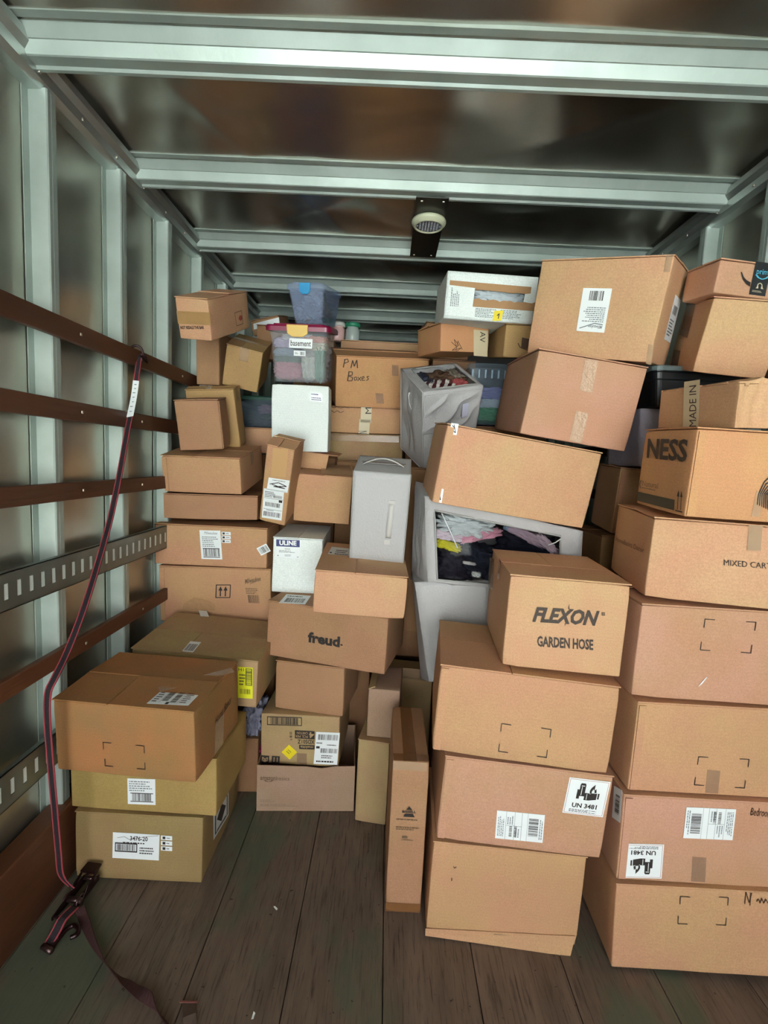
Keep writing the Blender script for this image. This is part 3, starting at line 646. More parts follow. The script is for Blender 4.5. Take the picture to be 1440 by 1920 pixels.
art(b, r, 'F', ((488, 1513), (560, 1514), (488, 1498)), [('lines', 0, .6, .45, 1, 2), ('lines', 0, .1, 1, .45, 2)], mat('pale_print', '#8a7460', .7), 'fine_print')
b, r = carton('M5', 'pale carton with upside-down black printing and a yellow diamond sticker', 'olive', None)
art(b, r, 'F', ((501, 1359), (566, 1361), (501, 1343)), [('frame', 0, 0, 1, 1, .02, .08), ('bar', .1, .12, .9, .9, 26)], INK, 'printed_barcode')
art(b, r, 'F', ((590, 1371), (553, 1369), (590, 1386)), [('rect', 0, 0, 1, 1)], INK, 'black_panel')
art(b, r, 'F', ((590, 1371), (553, 1369), (590, 1386)), [('text', '4', .03, .12, .28, .85, dict(bold=.03)), ('text', 'PCS. PER', .34, .15, .98, .42, dict(bold=.02)), ('text', 'CARTON', .34, .55, .9, .88, dict(bold=.02))][:1]+[('text', 'PCS. PER', .34, .55, .98, .86, dict(bold=.02)), ('text', 'CARTON', .34, .14, .9, .44, dict(bold=.02))], K['olive'], 'panel_lettering', n=ZL+.0005)
art(b, r, 'F', ((590, 1387), (558, 1386), (590, 1395)), [('text', 'XDS01Z', 0, 0, 1, 1, dict(bold=.02))], INK, 'lettering')
art(b, r, 'F', ((590, 1397), (561, 1396), (590, 1405)), [('rect', 0, 0, 1, 1)], INK, 'logo_panel')
art(b, r, 'F', ((589, 1398), (562, 1397), (589, 1404)), [('text', 'makita', .05, .1, .95, .9, dict(bold=.03, shear=.15))], K['olive'], 'logo_lettering', n=ZL+.0005)
art(b, r, 'F', ((549, 1372), (542, 1372), (549, 1389)), [('lines', .1, .7, .9, 1, 1), ('poly', [(.2, .4), (.8, .4), (.9, .55), (.5, .68), (.1, .55)]), ('frame', .2, 0, .8, .28, .15, .08)], INKB, 'symbols')
label(b, r, 'F', ((528, 1410), (543, 1424), (542, 1396)), YEL2, items=[('lines', .25, .3, .75, .7, 2)], name='diamond_sticker', ink=mat('olive_print', '#8a8420', .6))
label(b, r, 'F', ((588, 1432), (632, 1434), (593, 1372)), items=[('lines', .05, .62, .3, .7, 1), ('lines', .5, .58, .95, .64, 1), ('rect', .05, .49, .2, .56), ('lines', .3, .18, .95, .3, 2), ('lines', .1, .04, .9, .14, 1)], bars=[('bar', .1, .76, .97, .93, 22), ('bar', .25, .36, .97, .5, 20)])
for q, ar in ((((489, 1430), (504, 1431), (490, 1416)), 0), (((509, 1430), (524, 1431), (510, 1417)), 1)):
    art(b, r, 'F', q, [('rect', 0, 0, 1, 1)], INK, 'handling_mark')
    art(b, r, 'F', q, ([('rect', .25, .3, .35, .85), ('rect', .65, .3, .75, .85), ('poly', [(.15, .35), (.30, .12), (.45, .35)]), ('poly', [(.55, .35), (.70, .12), (.85, .35)])] if ar else [('poly', [(.35, .15), (.65, .15), (.75, .4), (.5, .55), (.25, .4)]), ('stroke', [(.2, .3), (.2, .8), (.4, .6), (.6, .6), (.8, .8), (.8, .3)], .05)]), K['olive'], 'handling_symbol', n=ZL+.0005)
decal(b, r, 'F', ((557, 1435), (575, 1436), (557, 1412)), WORN, 'tape')
b, r = carton('M4', 'plain brown carton below the bold lower-case lettered one', 'brown', 'H')
b, r = carton('M1', 'brown carton with one bold lower-case word, below the white and tan ones', 'brown', 'H', lift=.004)
art(b, r, 'F', ((577, 1204), (637, 1214), (578, 1184)), [('text', 'freud', 0, 0, 1, 1, dict(bold=.045))], INK, 'lettering')
art(b, r, 'F', ((638, 1210), (643, 1211), (638, 1207)), [('poly', [(.2, 0), (.8, 0), (1, .5), (.8, 1), (.2, 1), (0, .5)])], INK, 'full_stop')
label(b, r, 'T', ((523, 1131), (572, 1134), (537, 1115)), items=[('lines', .1, .7, .9, .9, 1)], bars=[('bar', .15, .12, .9, .6, 18)])
b, r = carton('M3', 'white carton with a navy headed label', 'white', 'V', lift=.004)
decal(b, r, 'F', ((517, 1045), (563, 1048), (519, 1009)), PAPER, 'label_sheet')
art(b, r, 'F', ((518, 1024), (562, 1026), (518, 1011)), [('rect', 0, 0, 1, 1)], NAVY, 'label_header')
art(b, r, 'F', ((524, 1022), (556, 1023), (524, 1013)), [('text', 'ULINE', 0, 0, 1, 1, dict(bold=.04))], PAPER, 'header_lettering', n=ZL+.0008)
art(b, r, 'F', ((519, 1045), (562, 1047), (519, 1026)), [('lines', .35, .8, .7, .95, 1), ('lines', .1, .5, .95, .75, 2), ('lines', .35, .15, .7, .35, 2), ('rect', .03, .15, .08, .25), ('rect', .88, .1, .95, .16)], GREYP, 'label_text', n=ZL+.0004)
b, r = carton('M2', 'plain light tan carton directly under the grey handled bag', 'light', 'T', lift=.006)
label(b, r, 'T', ((611, 1046), (652, 1050), (622, 1026)), items=[('lines', .3, .3, .95, .8, 3), ('rect', .05, .4, .15, .5)])
b, r = carton('N1', 'narrow pale carton on the floor left of the tall slim carton', 'olive', 'H')
b, r = carton('N2', 'narrow carton stacked on the narrow pale one beside the tall slim carton', 'mauve', None)
mesh = slab(r, [(-b.w/2, -b.d/2, b.h), (-b.w/2+.03, -b.d/2, b.h+.012), (-b.w/2+.03, b.d/2, b.h+.012), (-b.w/2, b.d/2, b.h)], .004, K['olive'], 'flap')
b, r = carton('N3', 'wide pale carton with shiny taped top behind the narrow stacked ones', 'olive', 'H')
decal(b, r, 'F', ((755, 1272), (800, 1276), (755, 1252)), CLEAR, 'tape')
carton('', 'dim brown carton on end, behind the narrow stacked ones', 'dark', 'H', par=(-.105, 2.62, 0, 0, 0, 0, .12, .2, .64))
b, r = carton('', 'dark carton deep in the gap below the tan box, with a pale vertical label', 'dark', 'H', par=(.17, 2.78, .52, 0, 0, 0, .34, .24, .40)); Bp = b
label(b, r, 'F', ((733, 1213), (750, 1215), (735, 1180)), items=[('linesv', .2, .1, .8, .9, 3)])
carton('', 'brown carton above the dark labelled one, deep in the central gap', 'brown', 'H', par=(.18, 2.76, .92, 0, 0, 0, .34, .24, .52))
b, r = carton('O', 'tall slim carton standing on the floor with a triangular logo and glossy taped top', 'brown', None)
decal(b, r, 'T', ((757, 1428), (782, 1429), (750, 1326)), BRT, 'tape', n=.002)
for q in (((737, 1442), (800, 1446), (737, 1426)),): decal(b, r, 'F', q, CLEAR, 'tape')
decal(b, r, 'F', ((722, 1708), (788, 1711), (723, 1692)), BRT, 'tape')
decal(b, r, 'T', ((738, 1427), (805, 1430), (737, 1414)), BRT, 'tape', n=.0026)
art(b, r, 'F', ((754, 1531), (780, 1532), (754, 1511)), [('poly', [(.3, .68), (.72, .68), (.5, 1)]), ('text', 'BISSELL', 0, .38, 1, .6, dict(bold=.03)), ('poly', [(.08, .02), (.9, .0), (.78, .28), (.2, .3)])], INK, 'logo')
art(b, r, 'F', ((742, 1575), (794, 1578), (743, 1532)), [('lines', 0, .88, 1, .96, 1), ('lines', 0, .45, .9, .62, 2), ('rect', .22, .1, .42, .2), ('lines', .2, 0, .7, .06, 1)], INKB, 'fine_print')

# ================================================================== MIDDLE-RIGHT COLUMN
b, r = carton('J1', 'lowest carton of the middle-right column, plain with a crushed bottom flap on the floor', 'tan', 'H', amp=.004)
slab(r, [(-b.w/2, -b.d/2-.014, -.002), (b.w/2-.03, -b.d/2-.03, -.002), (b.w/2-.01, -b.d/2-.001, .045), (-b.w/2, -b.d/2-.001, .012)], .004, K['tan'], 'bottom_flap')
decal(b, r, 'F', ((924, 1759), (955, 1762), (926, 1748)), CLEAR, 'tape', n=.006)
art(b, r, 'F', ((846, 1651), (854, 1652), (849, 1623)), [('stroke', [(.1, 1), (.4, .85), (.9, .95)], .06, .3), ('stroke', [(.1, .2), (.1, 0)], .1)], PEN, 'pen_marks')
b, r = carton('J2', 'middle column carton with an upright UN 3481 battery label', 'pink', 'H', tab='Fl')
def battery(b, r, quad):
    L = decal(b, r, 'F', quad, PAPER, 'battery_label')
    art(b, L, 'F', quad, [('frame', .03, .03, .97, .97, .008, .008)], RED, 'label_border')
    art(b, L, 'F', quad, [('text', 'UN 3481', .19, .19, .80, .32, dict(bold=.03)), ('lines', .14, .06, .86, .15, 3),
      ('rect', .30, .52, .44, .84), ('poly', [(.30, .84), (.44, .84), (.42, .88), (.32, .88)]), ('rect', .25, .44, .32, .70), ('rect', .44, .42, .56, .62), ('poly', [(.56, .42), (.74, .46), (.74, .64), (.56, .60)]),
      ('rect', .76, .48, .80, .64), ('poly', [(.56, .62), (.62, .60), (.72, .66), (.70, .76), (.66, .72), (.66, .88), (.58, .78), (.55, .70)])], INK, 'battery_symbol')
    art(b, L, 'F', quad, [('poly', [(.60, .63), (.67, .64), (.66, .71), (.63, .75), (.60, .69)]), ('rect', .33, .80, .41, .82), ('rect', .345, .55, .36, .78), ('rect', .49, .44, .505, .6)], PAPER, 'symbol_highlights', n=ZL+.0006)
def longlabel(b, r, quad):
    L = decal(b, r, 'F', quad, PAPER, 'shipping_label')
    art(b, L, 'F', quad, [('rect', .20, 0, .206, 1), ('rect', .38, 0, .386, 1), ('rect', .53, 0, .536, 1), ('rect', .2, .5, .53, .51), ('linesv', .03, .1, .17, .95, 4), ('linesv', .22, .55, .36, .95, 3), ('linesv', .4, .1, .5, .45, 2), ('linesv', .9, .1, .98, .9, 2), ('rect', .65, 0, .655, 1)], GREYP, 'print')
    art(b, L, 'F', quad, [('barv', .28, .12, .34, .5, 18), ('barv', .38, .1, .44, .5, 18), ('barv', .68, .2, .88, .84, 16)], INK, 'barcode')
battery(b, r, ((1054, 1523), (1130, 1532), (1068, 1457)))
longlabel(b, r, ((928, 1571), (1017, 1580), (932, 1519)))
b, r = carton('J3', 'carton with four corner marks directly under the garden hose carton', 'tan', 'T', tab='Fl')
brackets(b, r, ((940, 1356), (1034, 1367), (934, 1409), (1025, 1421)))
b, r = carton('J4', 'carton lettered GARDEN HOSE under a bold slanted word', 'light', 'U', lift=.006, tape='L')
art(b, r, 'F', ((998, 1166), (1121, 1174), (1001, 1135)), [('text', 'FLEXON', 0, 0, 1, .93, dict(bold=.04, shear=.25)), ('poly', [(.525, .9), (.532, 1.22), (.545, .9)]), ('poly', [(.495, .05), (.498, -.15), (.51, .05)])], mat('brown_black_ink', '#3d3026', .6), 'lettering')
art(b, r, 'F', ((1007, 1212), (1112, 1219), (1007, 1192)), [('text', 'GARDEN HOSE', 0, 0, 1, 1, dict(bold=.03))], MATS['brown_black_ink'], 'lettering')
art(b, r, 'F', ((1128, 1154), (1134, 1154), (1128, 1148)), [('frame', 0, 0, 1, 1, .18, .18), ('text', 'R', .3, .25, .75, .75)], MATS['brown_black_ink'], 'registered_mark')
decal(b, r, 'L', ((916, 1100), (924, 1107), (919, 1045)), CLEAR, 'tape')

# ================================================================== RIGHT COLUMN
b, r = carton('K1', 'lowest carton of the far right column, on the floor, pen marks and corner marks', 'tan', 'H')
brackets(b, r, ((1275, 1680), (1366, 1682), (1270, 1732), (1361, 1735)))
art(b, r, 'F', ((1396, 1697), (1440, 1699), (1396, 1670)), [('stroke', [(0, .1), (.05, .95), (.18, .2), (.3, .9)], .02), ('stroke', [(.25, .9), (.22, .0)], .02), ('stroke', [(.5, .3), (.58, .5), (.65, .2), (.72, .55), (.8, .2), (.9, .5), (1, .2)], .02)], PEN, 'handwriting')
b, r = carton('K2', 'far right column carton with an upside-down UN 3481 battery label', 'pink', 'H', tab='Fl')
battery(b, r, ((1245, 1583), (1169, 1581), (1240, 1647)))
longlabel(b, r, ((1380, 1517), (1287, 1513), (1373, 1575)))
art(b, r, 'F', ((1406, 1530), (1446, 1534), (1407, 1512)), [('text', 'Bedroom', 0, .1, 1, .9, dict(shear=.3))], PEN, 'handwriting')
decal(b, r, 'F', ((1296, 1652), (1322, 1654), (1298, 1606)), WORN, 'tape')
label(b, r, 'L', ((1148, 1532), (1163, 1543), (1152, 1473)), bars=[('barv', .3, .2, .8, .8, 16)], name='side_label')
b, r = carton('K3', 'third carton from the floor in the far right column, worn tape patch', 'tan', 'H', tab='Fl')
brackets(b, r, ((1309, 1418), (1405, 1423), (1301, 1472), (1396, 1478)))
decal(b, r, 'F', ((1322, 1486), (1346, 1488), (1326, 1443)), WORN, 'tape')
b, r = carton('K4', 'fourth carton from the floor in the far right column, white scuff', 'pink', 'H')
brackets(b, r, ((1321, 1160), (1418, 1166), (1312, 1219), (1408, 1225)))
art(b, r, 'F', ((1308, 1288), (1326, 1270), (1306, 1286)), [('poly', [(0, 0), (.4, -.4), (1, .2), (.95, .8), (.4, .5)])], PAPER, 'scuff')
b, r = carton('K5', 'pale carton lettered MIXED CARTON in the far right column', 'light', 'H')
art(b, r, 'F', ((1357, 1060), (1470, 1069), (1357, 1049)), [('text', 'MIXED CARTON', 0, 0, 1, 1)], MATS['brown_black_ink'], 'lettering')
art(b, r, 'L', ((1155, 1014), (1208, 1037), (1156, 1006)), [('text', 'HomeBasics Decor', 0, 0, 1, 1)], INKB, 'lettering')
for i in range(2): decal(b, r, 'F', ((1400, 1032-i*2), (1426, 1034-i*2), (1404, 984)), CLEAR, 'tape', n=ZL+i*.0003)
b, r = carton('K6', 'carton with very big capitals NESS on its left side', 'orange', 'H', tab='Fl')
art(b, r, 'L', ((1213, 859), (1288, 867), (1216, 822)), [('text', 'NESS', 0, 0, 1, 1, dict(bold=.03))], INK, 'lettering')
art(b, r, 'L', ((1200, 915), (1234, 922), (1201, 900)), [('text', 'Natural', .15, .35, 1, 1), ('lines', .15, 0, 1, .25, 1), ('stroke', [(.05, 0), (0, .5), (.06, 1)], .03)], INKB, 'lettering')
art(b, r, 'L', ((1196, 939), (1265, 957), (1197, 922)), [('rect', 0, 0, 1, 1)], mat('green_black_ink', '#38392b', .6), 'black_panel')
art(b, r, 'L', ((1266, 958), (1282, 962), (1268, 918)), [('rect', .05, 0, .9, .06), ('rect', .28, .1, .36, .8), ('rect', .66, .1, .74, .8), ('poly', [(.18, .7), (.46, .7), (.32, 1)]), ('poly', [(.56, .7), (.84, .7), (.70, 1)])], INK, 'arrow_mark')
art(b, r, 'F', ((1418, 962), (1470, 966), (1424, 882)), [('stroke', [(.0+.08*k, .2-.02*k), (.02+.06*k, .45), (.2+.06*k, .75-.05*k), (.5+.06*k, .95-.12*k)], .016) for k in range(7)], INK, 'shell_mark')
decal(b, r, 'F', ((1408, 968), (1424, 969), (1418, 920)), CLEAR, 'tape')
# crushed, accordion-creased carton
b = Box(P['K7']); r = tag(empty('cardboard_box', (b.x, b.y, b.z), (b.rx, b.ry, b.rz)), 'crushed carton with buckled pleated side, on the one with very big capitals', 'box')
v, f = rbox(b.w, b.d, b.h, n=34, seed=77, amp=.004)
for p in v:
    if p.y < -b.d/2+.01 or p.z > b.h-.01:
        q = (p.x+b.w/2)/b.w
        p.y -= .006*math.sin(q*60+2*math.sin(p.z*30))*(.4+q)-.01*abs(math.sin(q*9))
        if p.z > b.h-.02: p.z -= .012*abs(math.sin(q*11+1))
    p.z += .012*max(0, (p.x/b.w))
mesh_obj('body', v, f, K['light'], r, True)
decal(b, r, 'L', ((1281, 800), (1310, 800), (1284, 716)), PTAPE, 'paper_tape', n=.002)
art(b, r, 'L', ((1307, 800), (1307, 722), (1294, 800)), [('text', 'MADE IN', 0, 0, 1, 1)], INK, 'tape_lettering', n=.0024)
b, r = carton('K8', 'carton with brown tape on its side, under the one with black tape', 'light', 'H')
decal(b, r, 'L', ((1275, 628), (1289, 634), (1291, 560)), BRT, 'tape')
decal(b, r, 'L', ((1258, 686), (1270, 690), (1264, 655)), BRT, 'tape')
b, r = carton('K9', 'topmost right carton sealed with black printed tape', 'pink', 'H')
decal(b, r, 'F', ((1404, 552), (1434, 556), (1417, 490)), BLACKT, 'black_tape')
art(b, r, 'F', ((1417, 517), (1444, 520), (1419, 504)), [('text', 'prime', 0, 0, 1, 1)], mat('cyan_print', '#54b8d6', .5), 'tape_lettering', n=ZL+.0004)
art(b, r, 'F', ((1416, 524), (1440, 526), (1417, 514)), [('stroke', [(0, .9), (.2, .35), (.5, .1), (.8, .35), (1, .8)], .07)], MATS['cyan_print'], 'tape_smile', n=ZL+.0004)
art(b, r, 'F', ((1414, 545), (1431, 547), (1416, 530)), [('stroke', [(.2, .35), (.3, .85), (.5, 1), (.7, .85), (.8, .35)], .05), ('poly', [(.05, .3), (.35, .3), (.35, .6)]), ('poly', [(.65, .6), (.65, .3), (.95, .3)])], PTAPE, 'tape_symbol', n=ZL+.0004)
art(b, r, 'F', ((1409, 548), (1433, 551), (1410, 543)), [('lines', 0, .1, 1, .9, 2)], PTAPE, 'tape_text', n=ZL+.0004)
art(b, r, 'F', ((1388, 536), (1409, 536), (1388, 510)), [('poly', [(.02, .98), (.12, 1), (.3, .62), (.55, .4), (.9, .25), (.85, -.05), (.5, .12), (.2, .45)])], INK, 'smile_mark')
# dark tote, grey bag and cartons behind the right column
carton('L3', 'plain carton in the gap beside the one with very big capitals', 'tan', 'H', tab='Fl')
carton('', 'tall wardrobe carton in the dark gap behind the far right column', 'dark', 'H', par=(1.13, 2.26, 0, 0, 0, 0, .44, .36, 1.32))
carton('', 'plain carton hidden behind the one with very big capitals', 'dark', 'H', par=(1.28, 2.24, 1.33, 0, 0, 0, .16, .34, .28))

# ================================================================== UPPER RIGHT, LEANING CARTONS
b, r = carton('I3', 'large tilted carton on the windowed grey bag, white tape scraps at its edge', 'light', 'H', tab='Fl')
label(b, r, 'F', ((842, 814), (856, 816), (846, 793)), name='tape_scrap', items=[('stroke', [(.2, .8), (.6, .6), (.3, .4), (.8, .2), (.4, .9)], .04)])
label(b, r, 'F', ((814, 940), (828, 943), (818, 914)), name='tape_scrap', items=[('stroke', [(.2, .8), (.6, .6), (.3, .4), (.8, .2), (.4, .9)], .04)])
b, r = carton('I2', 'tilted carton with two strips of clear tape, under the highest big carton', 'pink', 'H')
decal(b, r, 'F', ((1086, 732), (1110, 737), (1097, 672)), mat('filament_tape', '#d6b294', .25, alpha=.75, bump=.6, bscale=80), 'tape')
decal(b, r, 'F', ((1067, 826), (1090, 831), (1080, 770)), MATS['filament_tape'], 'tape')
b, r = carton('I1', 'highest big leaning carton with a tall upside-down white label', 'light', 'H', tape=None)
label(b, r, 'F', ((1148, 541), (1094, 540), (1133, 624)), items=[('text', 'Milwaukee', .1, .84, .6, .92, dict(shear=.3, bold=.02)), ('lines', .1, .42, .9, .78, 8), ('stroke', [(.1, .82), (.4, .8), (.9, .93)], .012)], bars=[('bar', .25, .06, .75, .28, 12)], ink=GREYP)
label(b, r, 'R', ((1245, 636), (1256, 643), (1266, 552)), items=[('lines', .1, .1, .9, .5, 6)], bars=[('bar', .2, .6, .8, .8, 8)], name='side_label')
decal(b, r, 'F', ((1211, 682), (1221, 684), (1216, 645)), CLEAR, 'tape'); decal(b, r, 'F', ((1244, 510), (1256, 510), (1250, 478)), CLEAR, 'tape')
b, r = carton('H2', 'orange carton with printed paper tape and a scribble, under the torn white one', 'orange', 'H')
decal(b, r, 'F', ((888, 667), (914, 669), (888, 618)), PTAPE, 'paper_tape')
art(b, r, 'F', ((899, 642), (900, 622), (909, 642)), [('text', 'VA', 0, 0, 1, 1)], INK, 'tape_lettering', n=ZL+.0004)
art(b, r, 'F', ((842, 662), (866, 663), (844, 636)), [('stroke', [(.1, .8), (.5, .5), (.3, 1), (.7, .6), (.2, .2), (.9, .4), (.5, .1), (.6, .9), (1, .3)], .02)], PEN, 'scribble')
b, r = carton('H3', 'small carton with a dark smudged stamp, beside the scribbled orange one', 'yellow', 'H')
art(b, r, 'F', ((970, 655), (992, 657), (972, 632)), [('poly', [(.3, .1), (.9, .1), (1, .9), (.3, 1)]), ('stroke', [(0, .5), (.2, .2), (.5, .1), (.9, .0)], .04)], mat('smudge', '#5a4030', .7), 'stamp')
carton('', 'brown carton behind the torn white one, its end just showing on the left', 'brown', 'H', par=(.30, 3.14, 2.21, .05, 0, .1, .26, .26, .2))

# ================================================================== SOFT BAGS, TOTES, CLOTHES
FAB = mat('grey_nonwoven_fabric', '#b4b2b3', .85, bump=.25, bscale=120, var=.08, vscale=5)
FABL = mat('light_grey_fabric', '#bdbcbd', .85, bump=.25, bscale=120, var=.06, vscale=4)
PIPE = mat('bag_piping', '#a5a5a2', .8)
FILM = mat('clear_film', '#050505', .08, alpha=.10, tint=(1, 1, 1, 1), bump=.3, bscale=14)
def hexa(root, P8, m, name='body', holes={}, n=14, amp=.006, seed=1, thick=.003, fscale=9, skip=()):
    """fabric skin over 8 corners: 0-3 bottom FL FR BR BL, 4-7 top FL FR BR BL (world coordinates relative to root)"""
    P8 = [Vector(p) for p in P8]; cen = sum(P8, Vector())/8
    Fc = {'F': (0, 1, 5, 4), 'R': (1, 2, 6, 5), 'B': (2, 3, 7, 6), 'L': (3, 0, 4, 7), 'T': (4, 5, 6, 7), 'D': (3, 2, 1, 0)}
    bm = bmesh.new(); off = Vector((seed*7.3, seed*2.9, seed*4.1))
    for k, idx in Fc.items():
        if k in skip: continue
        a, b_, c, d_ = [P8[i] for i in idx]; us = [i/n for i in range(n+1)]; vs_ = us[:]
        if k in holes: u0, u1, v0, v1 = holes[k]; us = sorted(set(us+[u0, u1])); vs_ = sorted(set(vs_+[v0, v1]))
        nrm = (b_-a).cross(d_-a).normalized(); g = {}
        for i, u in enumerate(us):
            for j, v in enumerate(vs_):
                p = a*(1-u)*(1-v)+b_*u*(1-v)+c*u*v+d_*(1-u)*v
                e = min(1, 6*min(u, 1-u, v, 1-v)); q = p*fscale+off
                w = noise.noise(q)+.8*abs(noise.noise(Vector((q.x*2.2, q.y*2, q.z*.7))))
                g[i, j] = bm.verts.new(p+nrm*amp*e*w)
        for i in range(len(us)-1):
            for j in range(len(vs_)-1):
                if k in holes and us[i] >= holes[k][0]-1e-6 and us[i+1] <= holes[k][1]+1e-6 and vs_[j] >= holes[k][2]-1e-6 and vs_[j+1] <= holes[k][3]+1e-6: continue
                bm.faces.new((g[i, j], g[i+1, j], g[i+1, j+1], g[i, j+1]))
    bmesh.ops.remove_doubles(bm, verts=bm.verts, dist=.0008)
    me = bpy.data.meshes.new(name); bm.to_mesh(me); bm.free(); me.materials.append(m)
    for p in me.polygons: p.use_smooth = True
    o = bpy.data.objects.new(name, me); C.objects.link(o); o.parent = root
    s = o.modifiers.new('s', 'SOLIDIFY'); s.thickness = thick
    return o
def lerpq(P4, u, v): a, b_, c, d_ = P4; return a*(1-u)*(1-v)+b_*u*(1-v)+c*u*v+d_*(1-u)*v
def ring(root, P4, u0, u1, v0, v1, r, m, name, off=Vector((0, 0, 0))):
    pts = [];
    for (ua, va), (ub, vb) in (((u0, v0), (u1, v0)), ((u1, v0), (u1, v1)), ((u1, v1), (u0, v1)), ((u0, v1), (u0, v0))):
        for i in range(6): t = i/6; pts.append(lerpq(P4, ua+(ub-ua)*t, va+(vb-va)*t)+off)
    pts.append(pts[0]); return MB().tube(pts, r, 6, False).build(name, m, root, True)
def pane(root, P4, u0, u1, v0, v1, m, name, off=Vector((0, 0, 0)), n=10, amp=.004):
    vs = []; fs = []
    nr = (P4[1]-P4[0]).cross(P4[3]-P4[0]).normalized()
    for i in range(n+1):
        for j in range(n+1):
            p = lerpq(P4, u0+(u1-u0)*i/n, v0+(v1-v0)*j/n)+off
            e = min(1, 5*min(i, n-i, j, n-j)/n); vs.append(p+nr*amp*e*noise.noise(p*14))
    for i in range(n):
        for j in range(n): a = i*(n+1)+j; fs.append((a, a+n+1, a+n+2, a+1))
    o = mesh_obj(name, vs, fs, m, root, True); s = o.modifiers.new('s', 'SOLIDIFY'); s.thickness = .0006; return o
def garment(loc, size, color, lab, rot=(0, 0, 0), seed=1, name='folded_garment', cat='clothes', group=None, folds=9, amp=.28, stripes=None, fs=3):
    """crumpled cloth heap: rounded slab with ridged folds"""
    bm = bmesh.new(); bmesh.ops.create_cube(bm, size=2); bmesh.ops.subdivide_edges(bm, edges=bm.edges, cuts=18, use_grid_fill=True)
    off = Vector((seed*3.7, seed*9.1, seed*1.3))
    sx_, sy_, sz_ = [s/2 for s in size]
    for v in bm.verts:
        p = v.co.copy(); q = p.normalized(); p = p*.55+q*.55
        f = abs(noise.noise(Vector((p.x*folds*.25, p.y*folds*.2, p.z*folds*.4))+off))
        g = noise.noise(Vector((p.x*2.2, p.y*2.2, p.z*2.2))*fs*.5+off*2)
        p *= 1-amp*(1-min(1, f*3.2))+amp*.8*g
        v.co = Vector((p.x*sx_, p.y*sy_, p.z*sz_))
    me = bpy.data.meshes.new(name); bm.to_mesh(me); bm.free()
    m = stripes or mat('cloth_'+color.strip('#'), color, .9, bump=.5, bscale=70, var=.18, vscale=18, spec=.2)
    me.materials.append(m)
    for p in me.polygons: p.use_smooth = True
    o = bpy.data.objects.new(name, me); C.objects.link(o); o.location = loc; o.rotation_euler = rot
    tag(o, lab, cat, group); return o
def stripe_mat(name, c1, c2, scale, rot=0):
    m = bpy.data.materials.new(name); m.use_nodes = True; n = m.node_tree.nodes; L = m.node_tree.links; p = n['Principled BSDF']; p.inputs['Roughness'].default_value = .9
    co = n.new('ShaderNodeTexCoord'); mp = n.new('ShaderNodeMapping'); mp.inputs['Rotation'].default_value = (0, 0, rot); w = n.new('ShaderNodeTexWave'); w.inputs['Scale'].default_value = scale; w.inputs['Distortion'].default_value = .8
    r = n.new('ShaderNodeValToRGB'); r.color_ramp.interpolation = 'CONSTANT'; r.color_ramp.elements[0].color = (*lin(c1), 1); r.color_ramp.elements[1].position = .5; r.color_ramp.elements[1].color = (*lin(c2), 1)
    L.new(co.outputs['Object'], mp.inputs[0]); L.new(mp.outputs[0], w.inputs['Vector']); L.new(w.outputs[0], r.inputs[0]); L.new(r.outputs[0], p.inputs['Base Color']); MATS[name] = m; return m

# --- grey handled storage bag (F1)
def ribbon(pts, wdir, width, t=.0015):
    pts = [Vector(p) for p in pts]; vs = []; fs = []; n = len(pts)
    wd = wdir if isinstance(wdir, list) else [Vector(wdir)]*n
    for i, p in enumerate(pts):
        tn = (pts[min(i+1, n-1)]-pts[max(i-1, 0)]).normalized(); w = wd[i].copy(); w = (w-tn*w.dot(tn)).normalized(); nn = tn.cross(w)
        for a, c in ((-.5, 0), (.5, 0), (.5, 1), (-.5, 1)): vs.append(p+w*width*a+nn*t*c)
    for i in range(n-1):
        for j in range(4): k = (j+1) % 4; fs.append((i*4+j, i*4+k, i*4+4+k, i*4+4+j))
    fs += [(3, 2, 1, 0), tuple((n-1)*4+q for q in (0, 1, 2, 3))]
    return vs, fs
b = Box(P['F1']); r = tag(empty('storage_bag', (b.x, b.y, b.z), (b.rx, b.ry, b.rz)), 'upright grey fabric storage bag with a strap handle on its front', 'bag')
w, d, h = b.w/2, b.d/2*.85, b.h
bottom = [(-w, -b.d/2, 0), (w, -b.d/2, 0), (w, d, 0), (-w, d, 0)]
hexa(r, bottom+[(p[0], p[1], h) for p in bottom], FABL, amp=.004, seed=3)
P4 = [Vector(p) for p in (bottom[0], bottom[1], (w, -b.d/2, h), (-w, -b.d/2, h))]
ring(r, P4, 0, 1, 0, 1, .0025, PIPE, 'piping')
q0, q1 = b.uv('F', 735, 943), b.uv('F', 728, 1008)
pts = []
for i in range(11): t = i/10; q = q0.lerp(q1, t); pts.append(b.loc('F', q.x, q.y, .003+.022*math.sin(math.pi*t)))
v, f = ribbon(pts, (1, 0, 0), .022, .002); mesh_obj('strap_handle', v, f, mat('bag_strap', '#c9c6c3', .8), r, True)
for q in (q0, q1+Vector((-.004, -.02))): decal(b, r, 'F', None, MATS['bag_strap'], 'strap_patch', n=.006, thick=.003, uvq=(q+Vector((-.012, -.01)), q+Vector((.012, -.01)), q+Vector((-.012, .012))))
pts = [b.loc('T', .03+(b.w-.06)*i/10, b.d*.35, .006+.03*math.sin(math.pi*i/10)) for i in range(11)]
v, f = ribbon(pts, (0, 1, 0), .03, .002); mesh_obj('top_handle', v, f, MATS['bag_strap'], r, True)
v = MB().box(-w*.8, -.02, h+.004, w*.8, .0, h+.008); v.build('zip', mat('zip_grey', '#8c8480', .5), r, bevel=.001)
